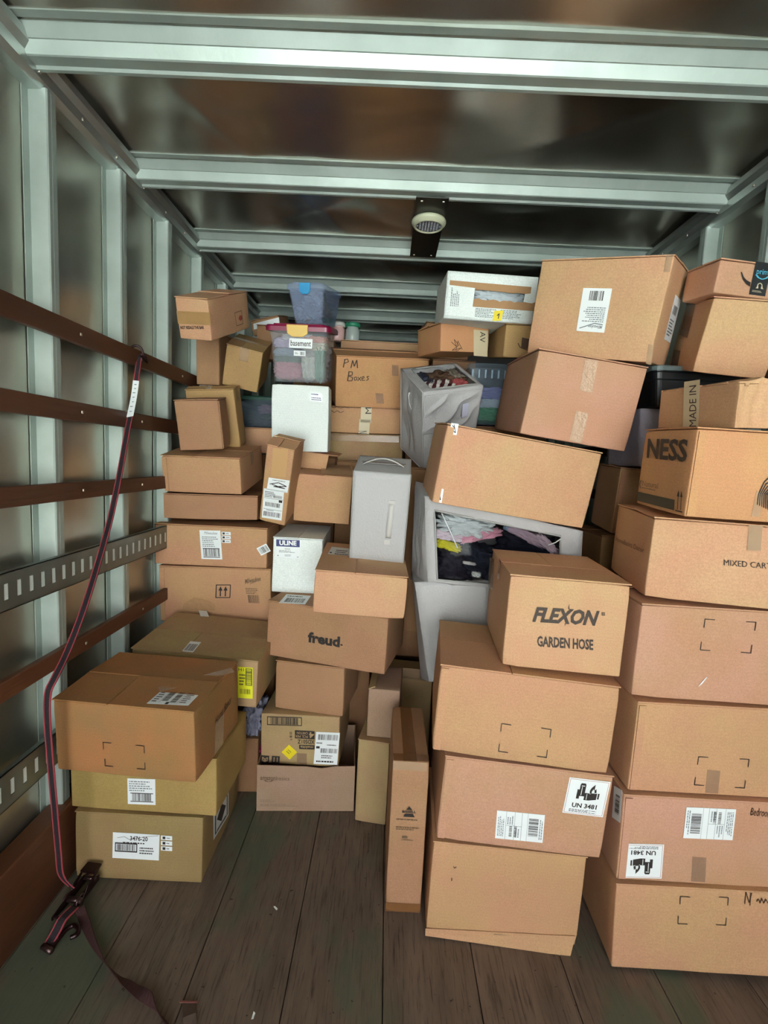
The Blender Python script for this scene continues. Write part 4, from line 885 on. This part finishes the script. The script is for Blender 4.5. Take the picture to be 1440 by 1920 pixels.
# --- leaning open bag of clothes (F2)
b = Box(P['F2']); r = tag(empty('storage_bag', (b.x, b.y, b.z), (b.rx, b.ry, b.rz)), 'tall grey fabric bag leaning forward, clear lid showing striped clothes', 'bag')
w, d, h = b.w/2, b.d/2, b.h
B8 = [(-w*.75, -d*.6, 0), (w, -d*.6, 0), (w, d, 0), (-w, d, 0), (-w, -d, h), (w, -d, h), (w, d, h), (-w, d, h)]
hexa(r, B8, FAB, holes={'T': (.16, .93, .10, .93)}, amp=.018, seed=5, n=26, fscale=7)
T4 = [Vector(p) for p in (B8[4], B8[5], B8[6], B8[7])]
ring(r, T4, .16, .93, .10, .93, .003, PIPE, 'window_piping'); pane(r, T4, .16, .93, .10, .93, FILM, 'clear_window', Vector((0, 0, .002)))
L4 = [Vector(p) for p in (B8[3], B8[0], B8[4], B8[7])]; ring(r, L4, 0, 1, 0, 1, .004, FAB, 'seam_piping')
v, f = ribbon([(-w-.004, -.02, h-.14), (-w-.012, -.01, h-.11), (-w-.01, .01, h-.085), (-w-.003, .02, h-.07)], (0, 1, .3), .008); mesh_obj('pull_tab', v, f, PAPER, r)
mesh_obj('care_label', *[(lambda L: ([L[0], L[1], L[2], L[3], L[0]+Vector((0,.001,0)), L[1]+Vector((0,.001,0)), L[2]+Vector((0,.001,0)), L[3]+Vector((0,.001,0))], [(0,1,2,3),(7,6,5,4),(0,4,5,1),(1,5,6,2),(2,6,7,3),(3,7,4,0)]))([Vector((.045, -d-.014, h-.14)), Vector((.075, -d-.014, h-.14)), Vector((.075, -d-.016, h-.07)), Vector((.045, -d-.016, h-.07))])][0], mat('care_label_grey', '#b9b8cc', .7), r)
# loose front cloth pulled into diagonal folds
vs = []; fs = []; n = 44
for i in range(n+1):
    for j in range(n+1):
        u = i/n; v = .50+.47*j/n; lo = .50+.30*(1-u)**2*0
        x = -w*.93+(2*w*.95)*u; z = h*v+.0
        dgl = (u*1.0-(v-.5)*1.9); env = min(1, 4*u, 4*(1-u))*min(1, 6*(v-.5)+.25, 8*(.97-v)+.1)
        rid = abs(math.sin(dgl*7+1.3*noise.noise(Vector((u*3, v*4, 1)))))
        vs.append((x+.006*noise.noise(Vector((u*5, v*5, 2))), -d*(.6+.4*(z/h))-.006-.022*env*(1-rid)**1.5-.006*env*noise.noise(Vector((u*6, v*6, 5))), z))
for i in range(n):
    for j in range(n): a = i*(n+1)+j; fs.append((a, a+n+1, a+n+2, a+1))
o = mesh_obj('front_cloth', vs, fs, FAB, r, True); sm = o.modifiers.new('s', 'SOLIDIFY'); sm.thickness = .002
MX = b.M
def inb(x, y, z): return tuple(MX @ Vector((x, y, z)))
er = (b.rx, b.ry, b.rz)
garment(inb(.03, .05, h-.06), (.22, .18, .09), '#6b5140', 'brown garment filling the top of the leaning grey bag', er, 11)
garment(inb(-.03, -.06, h-.045), (.15, .11, .08), '', 'maroon and white striped shirt under the clear lid of the leaning bag', er, 12, stripes=stripe_mat('striped_cloth', '#e6e0dd', '#5a2028', 9, .5))
garment(inb(-.08, .04, h-.05), (.10, .16, .08), '#3a4258', 'dark blue garment at the left under the clear lid of the leaning bag', er, 13)
garment(inb(.08, -.05, h-.045), (.07, .08, .07), '#d2666a', 'coral pink garment under the clear lid of the leaning bag', er, 14)
garment(inb(.10, .06, h-.045), (.08, .13, .07), '#8d8377', 'taupe garment at the right under the clear lid of the leaning bag', er, 15)
# --- wide bag with big front window (F3)
Yf, Yb = 1.99, 2.26
F = lambda px, py, Y: at(px, py, Y)
c0 = F(803, 1091, Yf); c1 = F(1086, 1118, Yf); c4 = F(796, 930, Yf-.02); c5 = F(1093, 996, Yf-.03)
P8 = [c0, c1, c1+Vector((0, .27, 0)), F(770, 1087, Yb), c4, c5, c5+Vector((.0, .27, 0)), F(779, 902, Yb)]
org = Vector((.45, 2.1, min(p.z for p in P8))); r = tag(empty('storage_bag', org), 'wide grey fabric bag with a large clear front window full of dark clothes', 'bag')
Q8 = [p-org for p in P8]; F4 = [Q8[0], Q8[1], Q8[5], Q8[4]]
hexa(r, Q8, FAB, holes={'F': (.06, .86, .04, .86)}, amp=.016, seed=8, n=22, fscale=8)
ring(r, F4, .06, .86, .04, .86, .004, PIPE, 'window_piping', Vector((0, -.003, 0))); pane(r, F4, .06, .86, .04, .86, FILM, 'clear_window', Vector((0, -.002, 0)), 14, .006)
def stick(a, b_, name='white_cord'): MB().tube([a-org, (a+b_)/2-org+Vector((.002, -.004, -.002)), b_-org], .0022, 6).build(name, PAPER, r, True)
stick(F(828, 962, Yf-.022), F(858, 1028, Yf-.014)); stick(F(1028, 1022, Yf-.03), F(1052, 1010, Yf-.03))
G = 'clothes behind the window of the wide grey bag'
garment(F(845, 1055, 2.09), (.17, .12, .16), '#1e1b28', 'black garment filling the lower left of the bag window', (0, 0, .1), 21)
garment(F(900, 1050, 2.07), (.15, .1, .13), '#1f2433', 'dark navy rolled garment low in the middle of the bag window', (.2, .3, 0), 22)
garment(F(985, 1025, 2.08), (.24, .12, .11), '#171b2c', 'midnight blue garment at the right of the bag window', (0, .1, 0), 23)
garment(F(1000, 1062, 2.11), (.3, .14, .14), '#1c1c24', 'black garment beneath the midnight blue one, behind the hose carton', (0, .1, 0), 29)
garment(F(905, 978, 2.12), (.34, .1, .09), '#17151d', 'black garment along the top edge of the bag window', (0, .16, 0), 24)
garment(F(872, 985, 2.04), (.22, .08, .085), '#ccd5d8', 'pale grey crumpled shirt uppermost in the bag window', (0, .05, 0), 25, amp=.35)
garment(F(900, 1004, 2.03), (.17, .05, .035), '#e2a2b8', 'pink garment beside the pale grey shirt in the bag window', (0, -.25, 0), 26)
garment(F(840, 1003, 2.03), (.12, .05, .04), '#e0cfdc', 'lilac white garment under the pale grey shirt', (0, .1, 0), 30)
garment(F(840, 1022, 2.035), (.10, .05, .035), '#dcd53a', 'yellow garment edge at the left of the bag window', (0, .25, 0), 27)
garment(F(985, 1003, 2.03), (.17, .05, .04), '#b7a0b0', 'mauve garment at the upper right of the bag window', (0, .45, 0), 28)
garment(F(1027, 1022, 2.025), (.12, .04, .035), '#cdb6c4', 'pale mauve sleeve hanging at the right end of the window', (0, .7, 0), 31)
garment(F(955, 990, 2.03), (.045, .03, .022), '#8fa3c0', 'small pale blue garment between the pink and mauve ones', (0, .1, 0), 32)
garment(F(893, 1077, 2.02), (.035, .03, .02), '#dfe0e2', 'small white sock at the bottom of the bag window', (0, .1, 0), 33, cat='sock', name='sock')
garment(F(880, 1056, 2.022), (.05, .02, .012), '#d7d2d4', 'white edged garment strip low in the bag window', (0, .12, 0), 34)
# --- plain light bag below (F4)
Yf = 2.06; c0 = F(805, 1278, Yf); c4 = F(777, 1092, Yf-.03)
c1 = Vector((.78, Yf, c0.z)); c5 = Vector((.80, Yf-.03, F(1000, 1078, Yf).z))
P8 = [c0, c1, c1+Vector((0, .27, 0)), F(789, 1272, Yf+.2), c4, c5, c5+Vector((0, .25, 0)), c4+Vector((-.0, .25, 0))]
org = Vector((.5, 2.2, min(p.z for p in P8))); r = tag(empty('storage_bag', org), 'plain pale grey fabric bag below the window bag, behind the hose carton', 'bag')
hexa(r, [p-org for p in P8], FABL, amp=.006, seed=4, n=18); LOW = min(p.z for p in P8)
carton('', 'tall carton out of sight under the plain pale grey bag', 'dark', 'H', par=(.52, 2.21, 0, 0, 0, 0, .50, .26, LOW-.006))
# --- grey bag on the far right gap (L2), dark tote above it (L1)
P8 = [Vector(p) for p in ((1.0, 2.0, 1.615), (1.34, 2.0, 1.615), (1.34, 2.3, 1.615), (1.0, 2.3, 1.615), (.985, 2.0, 1.84), (1.34, 2.0, 1.84), (1.34, 2.3, 1.84), (.985, 2.3, 1.84))]
org = Vector((1.17, 2.15, 1.615)); r = tag(empty('storage_bag', org), 'lilac-grey fabric bag beneath the black plastic tote', 'bag')
hexa(r, [p-org for p in P8], mat('lilac_grey_fabric', '#aaa4b2', .85, bump=.25, bscale=100), amp=.01, seed=9)
def tote(name, lab, par, body_m, lid_m, lidh=.018, latch=None, taper=.86, rim=None, t=.003, latchlen=.4, over=.010, handles=False, lid=True):
    x, y, z, rx, ry, rz, w, d, h = par; r = tag(empty(name, (x, y, z), (rx, ry, rz)), lab, 'tote')
    def ringp(w, d, rr, z, n=5):
        o = []
        for cx, cy, a0 in ((w/2-rr, d/2-rr, 0), (-w/2+rr, d/2-rr, 90), (-w/2+rr, -d/2+rr, 180), (w/2-rr, -d/2+rr, 270)):
            for i in range(n+1): a = math.radians(a0+90*i/n); o.append((cx+rr*math.cos(a), cy+rr*math.sin(a), z))
        return o
    def loft(rings, m, name, cap=(True, True)):
        vs = [p for q in rings for p in q]; k = len(rings[0]); fs = []
        for i in range(len(rings)-1):
            for j in range(k): q = (j+1) % k; fs.append((i*k+j, i*k+q, (i+1)*k+q, (i+1)*k+j))
        if cap[0]: fs.append(tuple(range(k))[::-1])
        if cap[1]: fs.append(tuple(range((len(rings)-1)*k, len(rings)*k)))
        return mesh_obj(name, vs, fs, m, r, False)
    hb = h-lidh; wb, db = w*taper, d*taper
    outer = [ringp(wb, db, .025, 0), ringp(wb+.004, db+.004, .025, .006), ringp(w*.97, d*.97, .025, hb-.04), ringp(w*.985, d*.985, .025, hb-.035), ringp(w, d, .025, hb-.012), ringp(w+.012, d+.012, .028, hb-.01), ringp(w+.012, d+.012, .028, hb)]
    inner = [ringp(w-.004, d-.004, .024, hb), ringp(w*.97-2*t, d*.97-2*t, .023, hb-.04), ringp(wb-2*t, db-2*t, .023, t)]
    loft(outer+inner, body_m, 'tub', (True, True))
    if lid:
        o2 = over*2
        loft([ringp(w+o2, d+o2, .03, hb-.006), ringp(w+o2, d+o2, .03, hb+lidh*.5), ringp(w+o2-.01, d+o2-.01, .03, hb+lidh*.75), ringp(w-.03, d-.03, .025, hb+lidh*.75), ringp(w-.035, d-.035, .025, h), ringp(w-.06, d-.06, .02, h), ringp(w-.065, d-.065, .02, hb+lidh*.6)], lid_m, 'lid')
    if latch:
        q = MB(); a = latchlen*w/2; q.prism([(-a, hb+lidh*.8), (a, hb+lidh*.8), (a*.96, hb-.018), (a*.5, hb-.034), (-a*.5, hb-.034), (-a*.96, hb-.018)], -d/2-over-.012, -d/2-over-.002, 'y')
        q.build('latch', latch, r, bevel=.003)
    if handles:
        for i in range(9): a = -w/2+w*(i+.5)/9; MB().box(a-.004, -d/2-.012, hb-.05, a+.004, -d/2+.0, hb-.008).build('rim_rib', rim or body_m, r, bevel=.001)
    return r, Matrix.Translation((x, y, z)) @ Euler((rx, ry, rz)).to_matrix().to_4x4(), (wb, db, hb)
CLR = mat('clear_plastic', '#dfe3ea', .1, alpha=.12, bump=.15, bscale=10)
BLUECLR = mat('bluish_clear_plastic', '#b6c6e6', .12, alpha=.3)
dark_t, Mt, _ = tote('tote', 'black plastic tote with a grey-green lid, above the lilac bag', (1.16, 2.10, 1.845, 0, 0, .02, .34, .32, .155), mat('black_plastic', '#15181c', .35), mat('grey_green_lid', '#5f6d6e', .35), handles=False)
# --- tote 1, blue latch
p = P['T1']; r, Mt, _ = tote('tote', 'tall clear tote with a bright blue latch', p, BLUECLR, BLUECLR, lidh=.03, latch=mat('blue_latch', '#1f9ad6', .35), latchlen=.32, taper=.8)
def inm(M, x, y, z): return tuple(M @ Vector((x, y, z)))
er = p[3:6]
for i, (x, y, z, s, c, lb) in enumerate(((-.02, -.16, .07, (.13, .14, .11), '#8f8a86', 'grey garment low inside the blue-latched tote'), (.03, -.14, .14, (.1, .16, .09), '#b9b4ae', 'pale garment high inside the blue-latched tote'), (0, .05, .08, (.14, .22, .12), '#9a9496', 'rolled garment at the rear of the blue-latched tote'))):
    garment(inm(Mt, x, y, z), s, c, lb, er, 40+i)
# --- tote 2, maroon lid
p = P['T2']; p2 = (p[0], p[1], p[2], p[3], p[4], p[5], p[6], p[7], p[8]+.022)
r, Mt, dm = tote('tote', 'clear tote with a maroon lid, yellow latch and a paper sign', p2, CLR, mat('maroon_lid', '#84123f', .3), lidh=.03, latch=mat('yellow_latch', '#e3bb5a', .4), latchlen=.36, taper=.9, over=.016)
bt = Box(p2)
q = [bt.uv('F', *c) for c in ((542, 652), (585, 654), (543, 634))]
L = decal(bt, r, 'F', None, PAPER, 'paper_sign', n=.003, uvq=q); art(bt, L, 'F', None, [('text', 'basement', .06, .22, .94, .82, dict(bold=.01))], INK, 'sign_lettering', n=.003, uvq=q)
q = [bt.uv('F', *c) for c in ((551, 667), (573, 668), (551, 657))]
L = decal(bt, r, 'F', None, PAPER, 'small_sticker', n=.003, uvq=q); art(bt, L, 'F', None, [('lines', .1, .3, .4, .7, 2), ('bar', .55, .2, .9, .8, 5)], INK, 'sticker_print', n=.003, uvq=q)
er = p[3:6]
for i, (x, z, s, c, lb) in enumerate(((-.085, .205, (.11, .1, .05), '#c6b8d0', 'lilac folded garment at the top left inside the maroon-lidded tote'), (-.02, .225, (.15, .1, .05), '#e6e4e4', 'white folded garment at the top inside the maroon-lidded tote'),
  (.08, .225, (.12, .1, .035), '#e0a898', 'salmon folded garment at the top right inside the maroon-lidded tote'), (.08, .19, (.12, .1, .04), '#d8d2b8', 'cream folded garment at the right inside the maroon-lidded tote'),
  (-.07, .155, (.14, .1, .04), '#8a96a4', 'slate blue folded garment inside the maroon-lidded tote'), (-.07, .12, (.14, .1, .035), '#66786e', 'sage folded garment inside the maroon-lidded tote'),
  (-.065, .06, (.15, .1, .09), '#c08a94', 'dusty pink folded garment at the bottom left inside the maroon-lidded tote'), (.045, .08, (.075, .1, .12), '#c9cabf', 'white and cream folded garment at the bottom inside the maroon-lidded tote'),
  (.105, .10, (.05, .1, .17), '#7da08c', 'green folded garment at the right end inside the maroon-lidded tote'), (.04, .15, (.08, .1, .04), '#a8aaa4', 'grey folded garment in the middle of the maroon-lidded tote'))):
    garment(inm(Mt, x*.95, -dm[1]/2+.062, z*.95), s, c, lb, er, 50+i, amp=.16, folds=14)
garment(inm(Mt, 0, .05, .11), (.24, .16, .2), '#b0a8a8', 'folded blanket filling the rear of the maroon-lidded tote', er, 65)
# --- tote behind, dusky blue rim (G1)
DUSK = mat('dusky_clear_plastic', '#7d8b98', .15, alpha=.2, tint=(.88, .92, .95, 1))
p = (.545, 2.80, 1.80, 0, 0, 0, .30, .34, .315); r, Mt, dm = tote('tote', 'smoky clear tote with a ribbed grey-blue rim, right of the leaning bag', p, DUSK, DUSK, lidh=.03, taper=.84, handles=True, rim=mat('rim_blue', '#8fa4b4', .3))
for i, (z, s, c, lb) in enumerate(((.06, (.22, .22, .075), '#62c07e', 'green folded towel at the bottom of the smoky tote'), (.115, (.22, .22, .05), '#eef2f6', 'white folded towel in the smoky tote'), (.17, (.22, .22, .065), '#a9a0d8', 'purple folded towel at the top of the smoky tote'))):
    garment(inm(Mt, .02, -.02, z), s, c, lb, (0, 0, 0), 70+i, amp=.12, folds=14, name='folded_towel', cat='towel')
carton('', 'tall wardrobe carton hidden under the smoky tote', 'dark', 'H', par=(.62, 2.80, 0, 0, 0, 0, .40, .34, 1.79))
carton('', 'tall wardrobe carton hidden under the leaning grey bag', 'dark', 'H', par=(.24, 2.60, .70, 0, 0, 0, .30, .10, .86))
# --- green lidded tote (left, under tipped carton)
p = (-.78, 3.22, 1.762, 0, 0, 0, .30, .30, .185); r, Mt, dm = tote('tote', 'clear tote with a dark green lid, between the left tower and the white carton', p, DUSK, mat('dark_green_lid', '#1d4a3c', .4), lidh=.02, taper=.88)
for i, (x, z, s, c, lb) in enumerate(((0, .05, (.2, .18, .07), '#6f6f6f', 'grey garment in the green-lidded tote'), (.04, .11, (.16, .18, .06), '#a98796', 'dusky pink garment in the green-lidded tote'))):
    garment(inm(Mt, x, -.03, z), s, c, lb, (0, 0, 0), 80+i)
# --- small jars on the back carton
for i, (px, lidc, cc, lb) in enumerate(((632, '#d8d2cc', '#e3b9b4', 'small pink-filled jar at the back beside the maroon lid'), (660, '#2f8a68', '#a9b4b0', 'small green-lidded jar at the back above the handwritten carton'))):
    a = at(px, 655, 3.62); r = tag(empty('jar', (a.x, a.y, 2.408)), lb, 'jar')
    v, f = lathe([(0, 0), (.045, 0), (.05, .006), (.05, .085), (.042, .092), (.042, .1)], 24); mesh_obj('glass', v, f, mat('jar_'+str(i), cc, .2), r, True)
    v, f = lathe([(.0, .128), (.05, .128), (.053, .124), (.053, .1), (.042, .1)], 24); mesh_obj('lid', v, f, mat('jarlid_'+str(i), lidc, .4), r, True)
# --- clothing in a plastic bag between the left stack and the pale carton
garment(at(478, 1345, 2.30), (.10, .16, .20), '#8a8a9c', 'bagged grey clothes squeezed between the near left stack and the pale carton', (0, .1, 0), 91, name='bagged_clothes', amp=.3)
garment(at(486, 1396, 2.28), (.06, .1, .03), '#a0305a', 'magenta garment peeking under the bagged clothes', (0, 0, 0), 92)
garment(at(476, 1412, 2.32), (.11, .14, .07), '#2b3038', 'black garment beneath the magenta one by the pale carton', (0, 0, 0), 93)

# ================================================================== TORN WHITE CARTON (H1)
p = P['H1']; b = Box(p); r = tag(empty('cardboard_box', (b.x, b.y, b.z), (b.rx, b.ry, b.rz)), 'white carton torn open across its front, yellow sticker at its lower edge', 'box')
w, d, h = b.w/2, b.d/2, b.h
B8 = [(-w, -d, 0), (w, -d, 0), (w, d, 0), (-w, d, 0), (-w, -d, h), (w, -d, h), (w, d, h), (-w, d, h)]
hexa(r, B8, K['white'], holes={'F': (.30, .88, .44, .66)}, amp=.0015, seed=2, thick=.004)
def torn(u0, u1, va, vb, sd, jag=.012):
    n = 18; vs = []; fs = []
    for k, nn in ((0, .001), (1, .0045)):
        for i in range(n+1):
            u = b.w*(u0+(u1-u0)*i/n); j = jag*noise.noise(Vector((i*.7, sd, 0)))
            vs.append(b.loc('F', u, b.h*va(i/n)+(j if sd % 2 else 0), nn)); vs.append(b.loc('F', u, b.h*vb(i/n)+(0 if sd % 2 else j), nn))
    m_ = 2*(n+1)
    for i in range(n):
        a = 2*i; fs += [(m_+a, m_+a+2, m_+a+3, m_+a+1), (a, a+1, a+3, a+2), (a, a+2, m_+a+2, m_+a), (a+1, m_+a+1, m_+a+3, a+3)]
    mesh_obj('torn_edge', vs, fs, TORN, r)
torn(.03, .93, lambda t: .655-.03*t, lambda t: .80-.02*t, 1); torn(.28, 1.0, lambda t: .28, lambda t: .445, 2)
slab(r, [tuple(b.loc('F', b.w*u, b.h*v, n_)) for u, v, n_ in ((.01, .05, .006), (.30, .04, .008), (.31, .67, .008), (.02, .70, .006))], .003, K['white'], 'flap')
slab(r, [tuple(b.loc('F', b.w*u, b.h*v, n_)) for u, v, n_ in ((.86, .40, .004), (.99, .42, .004), (.99, .98, .004), (.88, .96, .004))], .003, K['white'], 'flap')
art(b, r, 'F', None, [('linesv', 0, 0, 1, 1, 5)], GREYP, 'side_text', n=.009, uvq=(Vector((b.w*.05, b.h*.25)), Vector((b.w*.15, b.h*.25)), Vector((b.w*.05, b.h*.66))))
for u in (.34, .62): art(b, r, 'F', None, [('lines', 0, 0, 1, 1, 6)], GREYP, 'printed_text', n=.004, uvq=(Vector((b.w*u, b.h*.06)), Vector((b.w*(u+.24), b.h*.06)), Vector((b.w*u, b.h*.26))))
L = decal(b, r, 'F', None, YEL2, 'yellow_sticker', n=.006, uvq=(Vector((b.w*.54, b.h*.0)), Vector((b.w*.64, b.h*.02)), Vector((b.w*.55, b.h*.22))))
art(b, L, 'F', None, [('stroke', [(.6, .2), (.6, .7), (.4, .5)], .05)], INK, 'sticker_mark', n=.006, uvq=(Vector((b.w*.54, b.h*.0)), Vector((b.w*.64, b.h*.02)), Vector((b.w*.55, b.h*.22))))
garment(tuple(b.M @ Vector((.04, -d+.055, h*.52))), (.25, .09, .09), '#c3ccd2', 'crumpled translucent bubble wrap inside the torn white carton', (b.rx, b.ry, b.rz), 95, name='bubble_wrap', cat='packing wrap', amp=.3)

# ================================================================== RATCHET STRAP
WEB = mat('black_webbing', '#241c22', .75, bump=.4, bscale=300); EDG = mat('red_webbing_edge', '#a5424c', .7); BLK = mat('dark_maroon_metal', '#250e12', .3, metal=.4)
X0 = -1.1; XS = -1.107+.006
pa = atx(263, 664, XS)
way = [(pa, 0), (atx(258, 700, XS+.01), 0), (at(252, 745, pa.y-.06), 0), (at(240, 805, pa.y-.14), 0), (at(222, 905, pa.y-.25), 0), (at(203, 990, pa.y-.34), 0), (at(165, 1120, 1.70), 0), (at(130, 1215, 1.58), 0), (at(103, 1272, 1.49), 0), (at(91, 1300, 1.47), 0), (at(90, 1350, 1.475), 0), (at(96, 1430, 1.49), 0), (at(104, 1520, 1.505), 0), (at(111, 1600, 1.52), 0), (at(116, 1640, 1.535), 0), (at(135, 1662, 1.55), 0)]
def catmull(pts, n=6):
    o = []
    for i in range(len(pts)-1):
        p0, p1, p2, p3 = pts[max(i-1, 0)], pts[i], pts[i+1], pts[min(i+2, len(pts)-1)]
        for k in range(n):
            t = k/n; o.append(.5*((2*p1)+(p2-p0)*t+(2*p0-5*p1+4*p2-p3)*t*t+(3*p1-p0-3*p2+p3)*t**3))
    o.append(pts[-1]); return o
path = catmull([w_[0] for w_ in way])
root = tag(empty('ratchet_strap', (-1.0, 1.5, 0)), 'black red-edged ratchet strap hanging from the top slat to the floor', 'strap')
R0 = Vector((-1.0, 1.5, 0))
def place(pts): return [p-R0 for p in pts]
wd = Vector((1, -.25, 0)).normalized(); pp = place(path); WW = .026
v, f = ribbon(pp, wd, WW, .0022); mesh_obj('webbing', v, f, WEB, root)
for s in (-1, 1):
    off = [p+wd*s*(WW/2-.0015)+Vector((0, -.0009, 0)) for p in pp]; v, f = ribbon(off, wd, .003, .0036); mesh_obj('edge_stripe', v, f, EDG, root)
i0, i1 = 6, 22
tg = pp[8:17]; v, f = ribbon([p+Vector((0, -.004, 0)) for p in tg], wd, .031, .0012); tago = mesh_obj('paper_tag', v, f, PAPER, root)
mb = MB()
for i in range(1, 8):
    c = tg[i]+Vector((.002*(i % 3), -.0058, 0)); mb.box(c.x-.007, c.y-.0006, c.z-.002, c.x+.005, c.y, c.z+.0015)
mb.build('tag_print', GREYP, tago)
# hook over the slat
zt = 2.022; hk = [Vector((XS+.014, pa.y+.01, pa.z-.01)), Vector((XS+.016, pa.y, zt-.03)), Vector((XS+.010, pa.y-.012, zt+.004)), Vector((XS-.012, pa.y-.02, zt+.012)), Vector((XS-.034, pa.y-.024, zt-.004))]
m = MB(); m.tube(place(catmull(hk, 4)), .005, 8); m.build('upper_hook', BLK, root, True)
tri = [Vector((XS+.014, pa.y+.012, pa.z-.004)), Vector((XS+.014, pa.y-.03, pa.z-.012)), Vector((XS+.016, pa.y+.03, pa.z-.03)), Vector((XS+.014, pa.y+.012, pa.z-.004))]
MB().tube(place(tri), .004, 6).build('triangle_ring', BLK, root, True)
# ratchet body lying on the floor
ra, rb = atz(168, 1652, .035), atz(112, 1722, .03); ax = (rb-ra); L_ = ax.length; ax.normalize(); sd = ax.cross(Vector((0, 0, 1))).normalized(); up = sd.cross(ax)
MR = Matrix((( ax.x, sd.x, up.x, ra.x-R0.x), (ax.y, sd.y, up.y, ra.y-R0.y), (ax.z, sd.z, up.z, ra.z-R0.z), (0, 0, 0, 1)))
m = MB()
for s in (-1, 1): m.prism([(-.02, -.012), (L_*.7, -.014), (L_+.01, -.004), (L_+.01, .010), (L_*.5, .02), (0, .022), (-.024, .01)], s*.021-.0015, s*.021+.0015, 'y')
o = m.build('ratchet_frame', BLK, root, bevel=.001); o.matrix_local = MR @ Matrix.Rotation(0, 4, 'X')
m = MB(); m.tube([(L_*.55, -.03, .004), (L_*.55, .03, .004)], .010, 12); m.tube([(0, -.024, .012), (0, .024, .012)], .007, 10); m.tube([(L_, -.024, .002), (L_, .024, .002)], .005, 10)
o = m.build('axle', mat('dark_steel', '#54403f', .3, metal=.8), root, True); o.matrix_local = MR
m = MB()
for s in (-1, 1): m.prism([(L_*.5, .0), (L_*.3, .03), (-.02, .048), (-.03, .042), (L_*.2, .018), (L_*.45, -.006)], s*.026-.0015, s*.026+.0015, 'y')
m.box(-.03, -.027, .040, .01, .027, .048); o = m.build('ratchet_handle', BLK, root, bevel=.001); o.matrix_local = MR
for s in (-1, 1):
    m = MB(); m.tube([(L_*.55+math.cos(a)*.019, s*.024, .004+math.sin(a)*.019) for a in [i*.5236 for i in range(13)]], .0035, 6, False); o = m.build('gear', MATS['dark_steel'], root, True); o.matrix_local = MR
# short lead webbing to the hook, then the steel hook
la = rb+Vector((0, 0, -.005)); lb_ = atz(88, 1775, .012)
q = catmull([atz(140, 1700, .045), atz(118, 1722, .05), atz(104, 1748, .03), lb_], 5); v, f = ribbon(place(q), sd, .030, .003); mesh_obj('lead_webbing', v, f, WEB, root)
for s in (-1, 1): v, f = ribbon(place([p+sd*s*.0135+Vector((0, 0, .001)) for p in q]), sd, .004, .0042); mesh_obj('edge_stripe', v, f, EDG, root)
hk = [atz(84, 1772, .012), atz(96, 1776, .012), atz(112, 1757, .014), atz(124, 1743, .016), atz(138, 1735, .018), atz(147, 1741, .018), atz(144, 1752, .016), atz(132, 1758, .013)]
MB().tube(place(catmull(hk, 5)), .0075, 10).build('hook', BLK, root, True)
MB().tube(place([atz(80, 1774, .013), atz(97, 1784, .013)]), .009, 10).build('hook_eye', MATS['dark_steel'], root, True)
q = [atz(150, 1704, .03), atz(160, 1730, .012), atz(176, 1766, .02), atz(196, 1800, .014), atz(222, 1830, .022), atz(250, 1852, .012), atz(278, 1872, .02), atz(296, 1898, .014), atz(318, 1932, .01)]
q = catmull(q, 5); tw = [Vector((math.cos(i*.16), math.sin(i*.16)*.4, math.sin(i*.12)*.9)).normalized() for i in range(len(q))]
for i, p in enumerate(q): p.z = max(p.z, .016*abs(tw[i].z)+.003)
v, f = ribbon(place(q), tw, .030, .0025); mesh_obj('tail_webbing', v, f, mat('dark_red_webbing', '#3a1a18', .8, bump=.4, bscale=300), root)
e = [atz(335, 1902, .002), atz(352, 1902, .006), atz(372, 1903, .003)]
strip = tag(empty('webbing_end', (e[1].x, e[1].y, 0)), 'short loose webbing end with a red edge, beside the strap tail', 'strap')
c0 = Vector((e[1].x, e[1].y, 0)); v, f = ribbon([atz(353, 1880, .004)-c0, atz(355, 1905, .012)-c0, atz(358, 1945, .003)-c0], (1, 0, 0), .034, .003); mesh_obj('webbing', v, f, mat('dusty_webbing', '#57483f', .8), strip)
v, f = ribbon([atz(337, 1879, .008)-c0, atz(371, 1880, .008)-c0], (0, 1, 0), .004, .003); mesh_obj('edge_stripe', v, f, mat('dusty_red', '#7f4a44', .8), strip)
# litter
pc = atz(475, 1905, .002); pp_ = tag(mesh_obj('paper_scrap', [(-.006, -.015, .001), (.004, -.012, .004), (.006, .012, .002), (-.003, .016, .006), (-.006, -.015, 0), (.004, -.012, 0), (.006, .012, 0), (-.003, .016, 0)], [(0,1,2,3),(7,6,5,4),(0,4,5,1),(1,5,6,2),(2,6,7,3),(3,7,4,0)], PAPER), 'tiny white paper scrap on the floor near the bottom edge', 'litter'); pp_.location = pc; pp_.scale = (.6, .6, .6)
o = pp_.copy(); C.objects.link(o); o.location = atz(517, 1703, .002); o.rotation_euler = (0, 0, .9); o['label'] = 'tiny pale splinter on the floor in front of the low open carton'
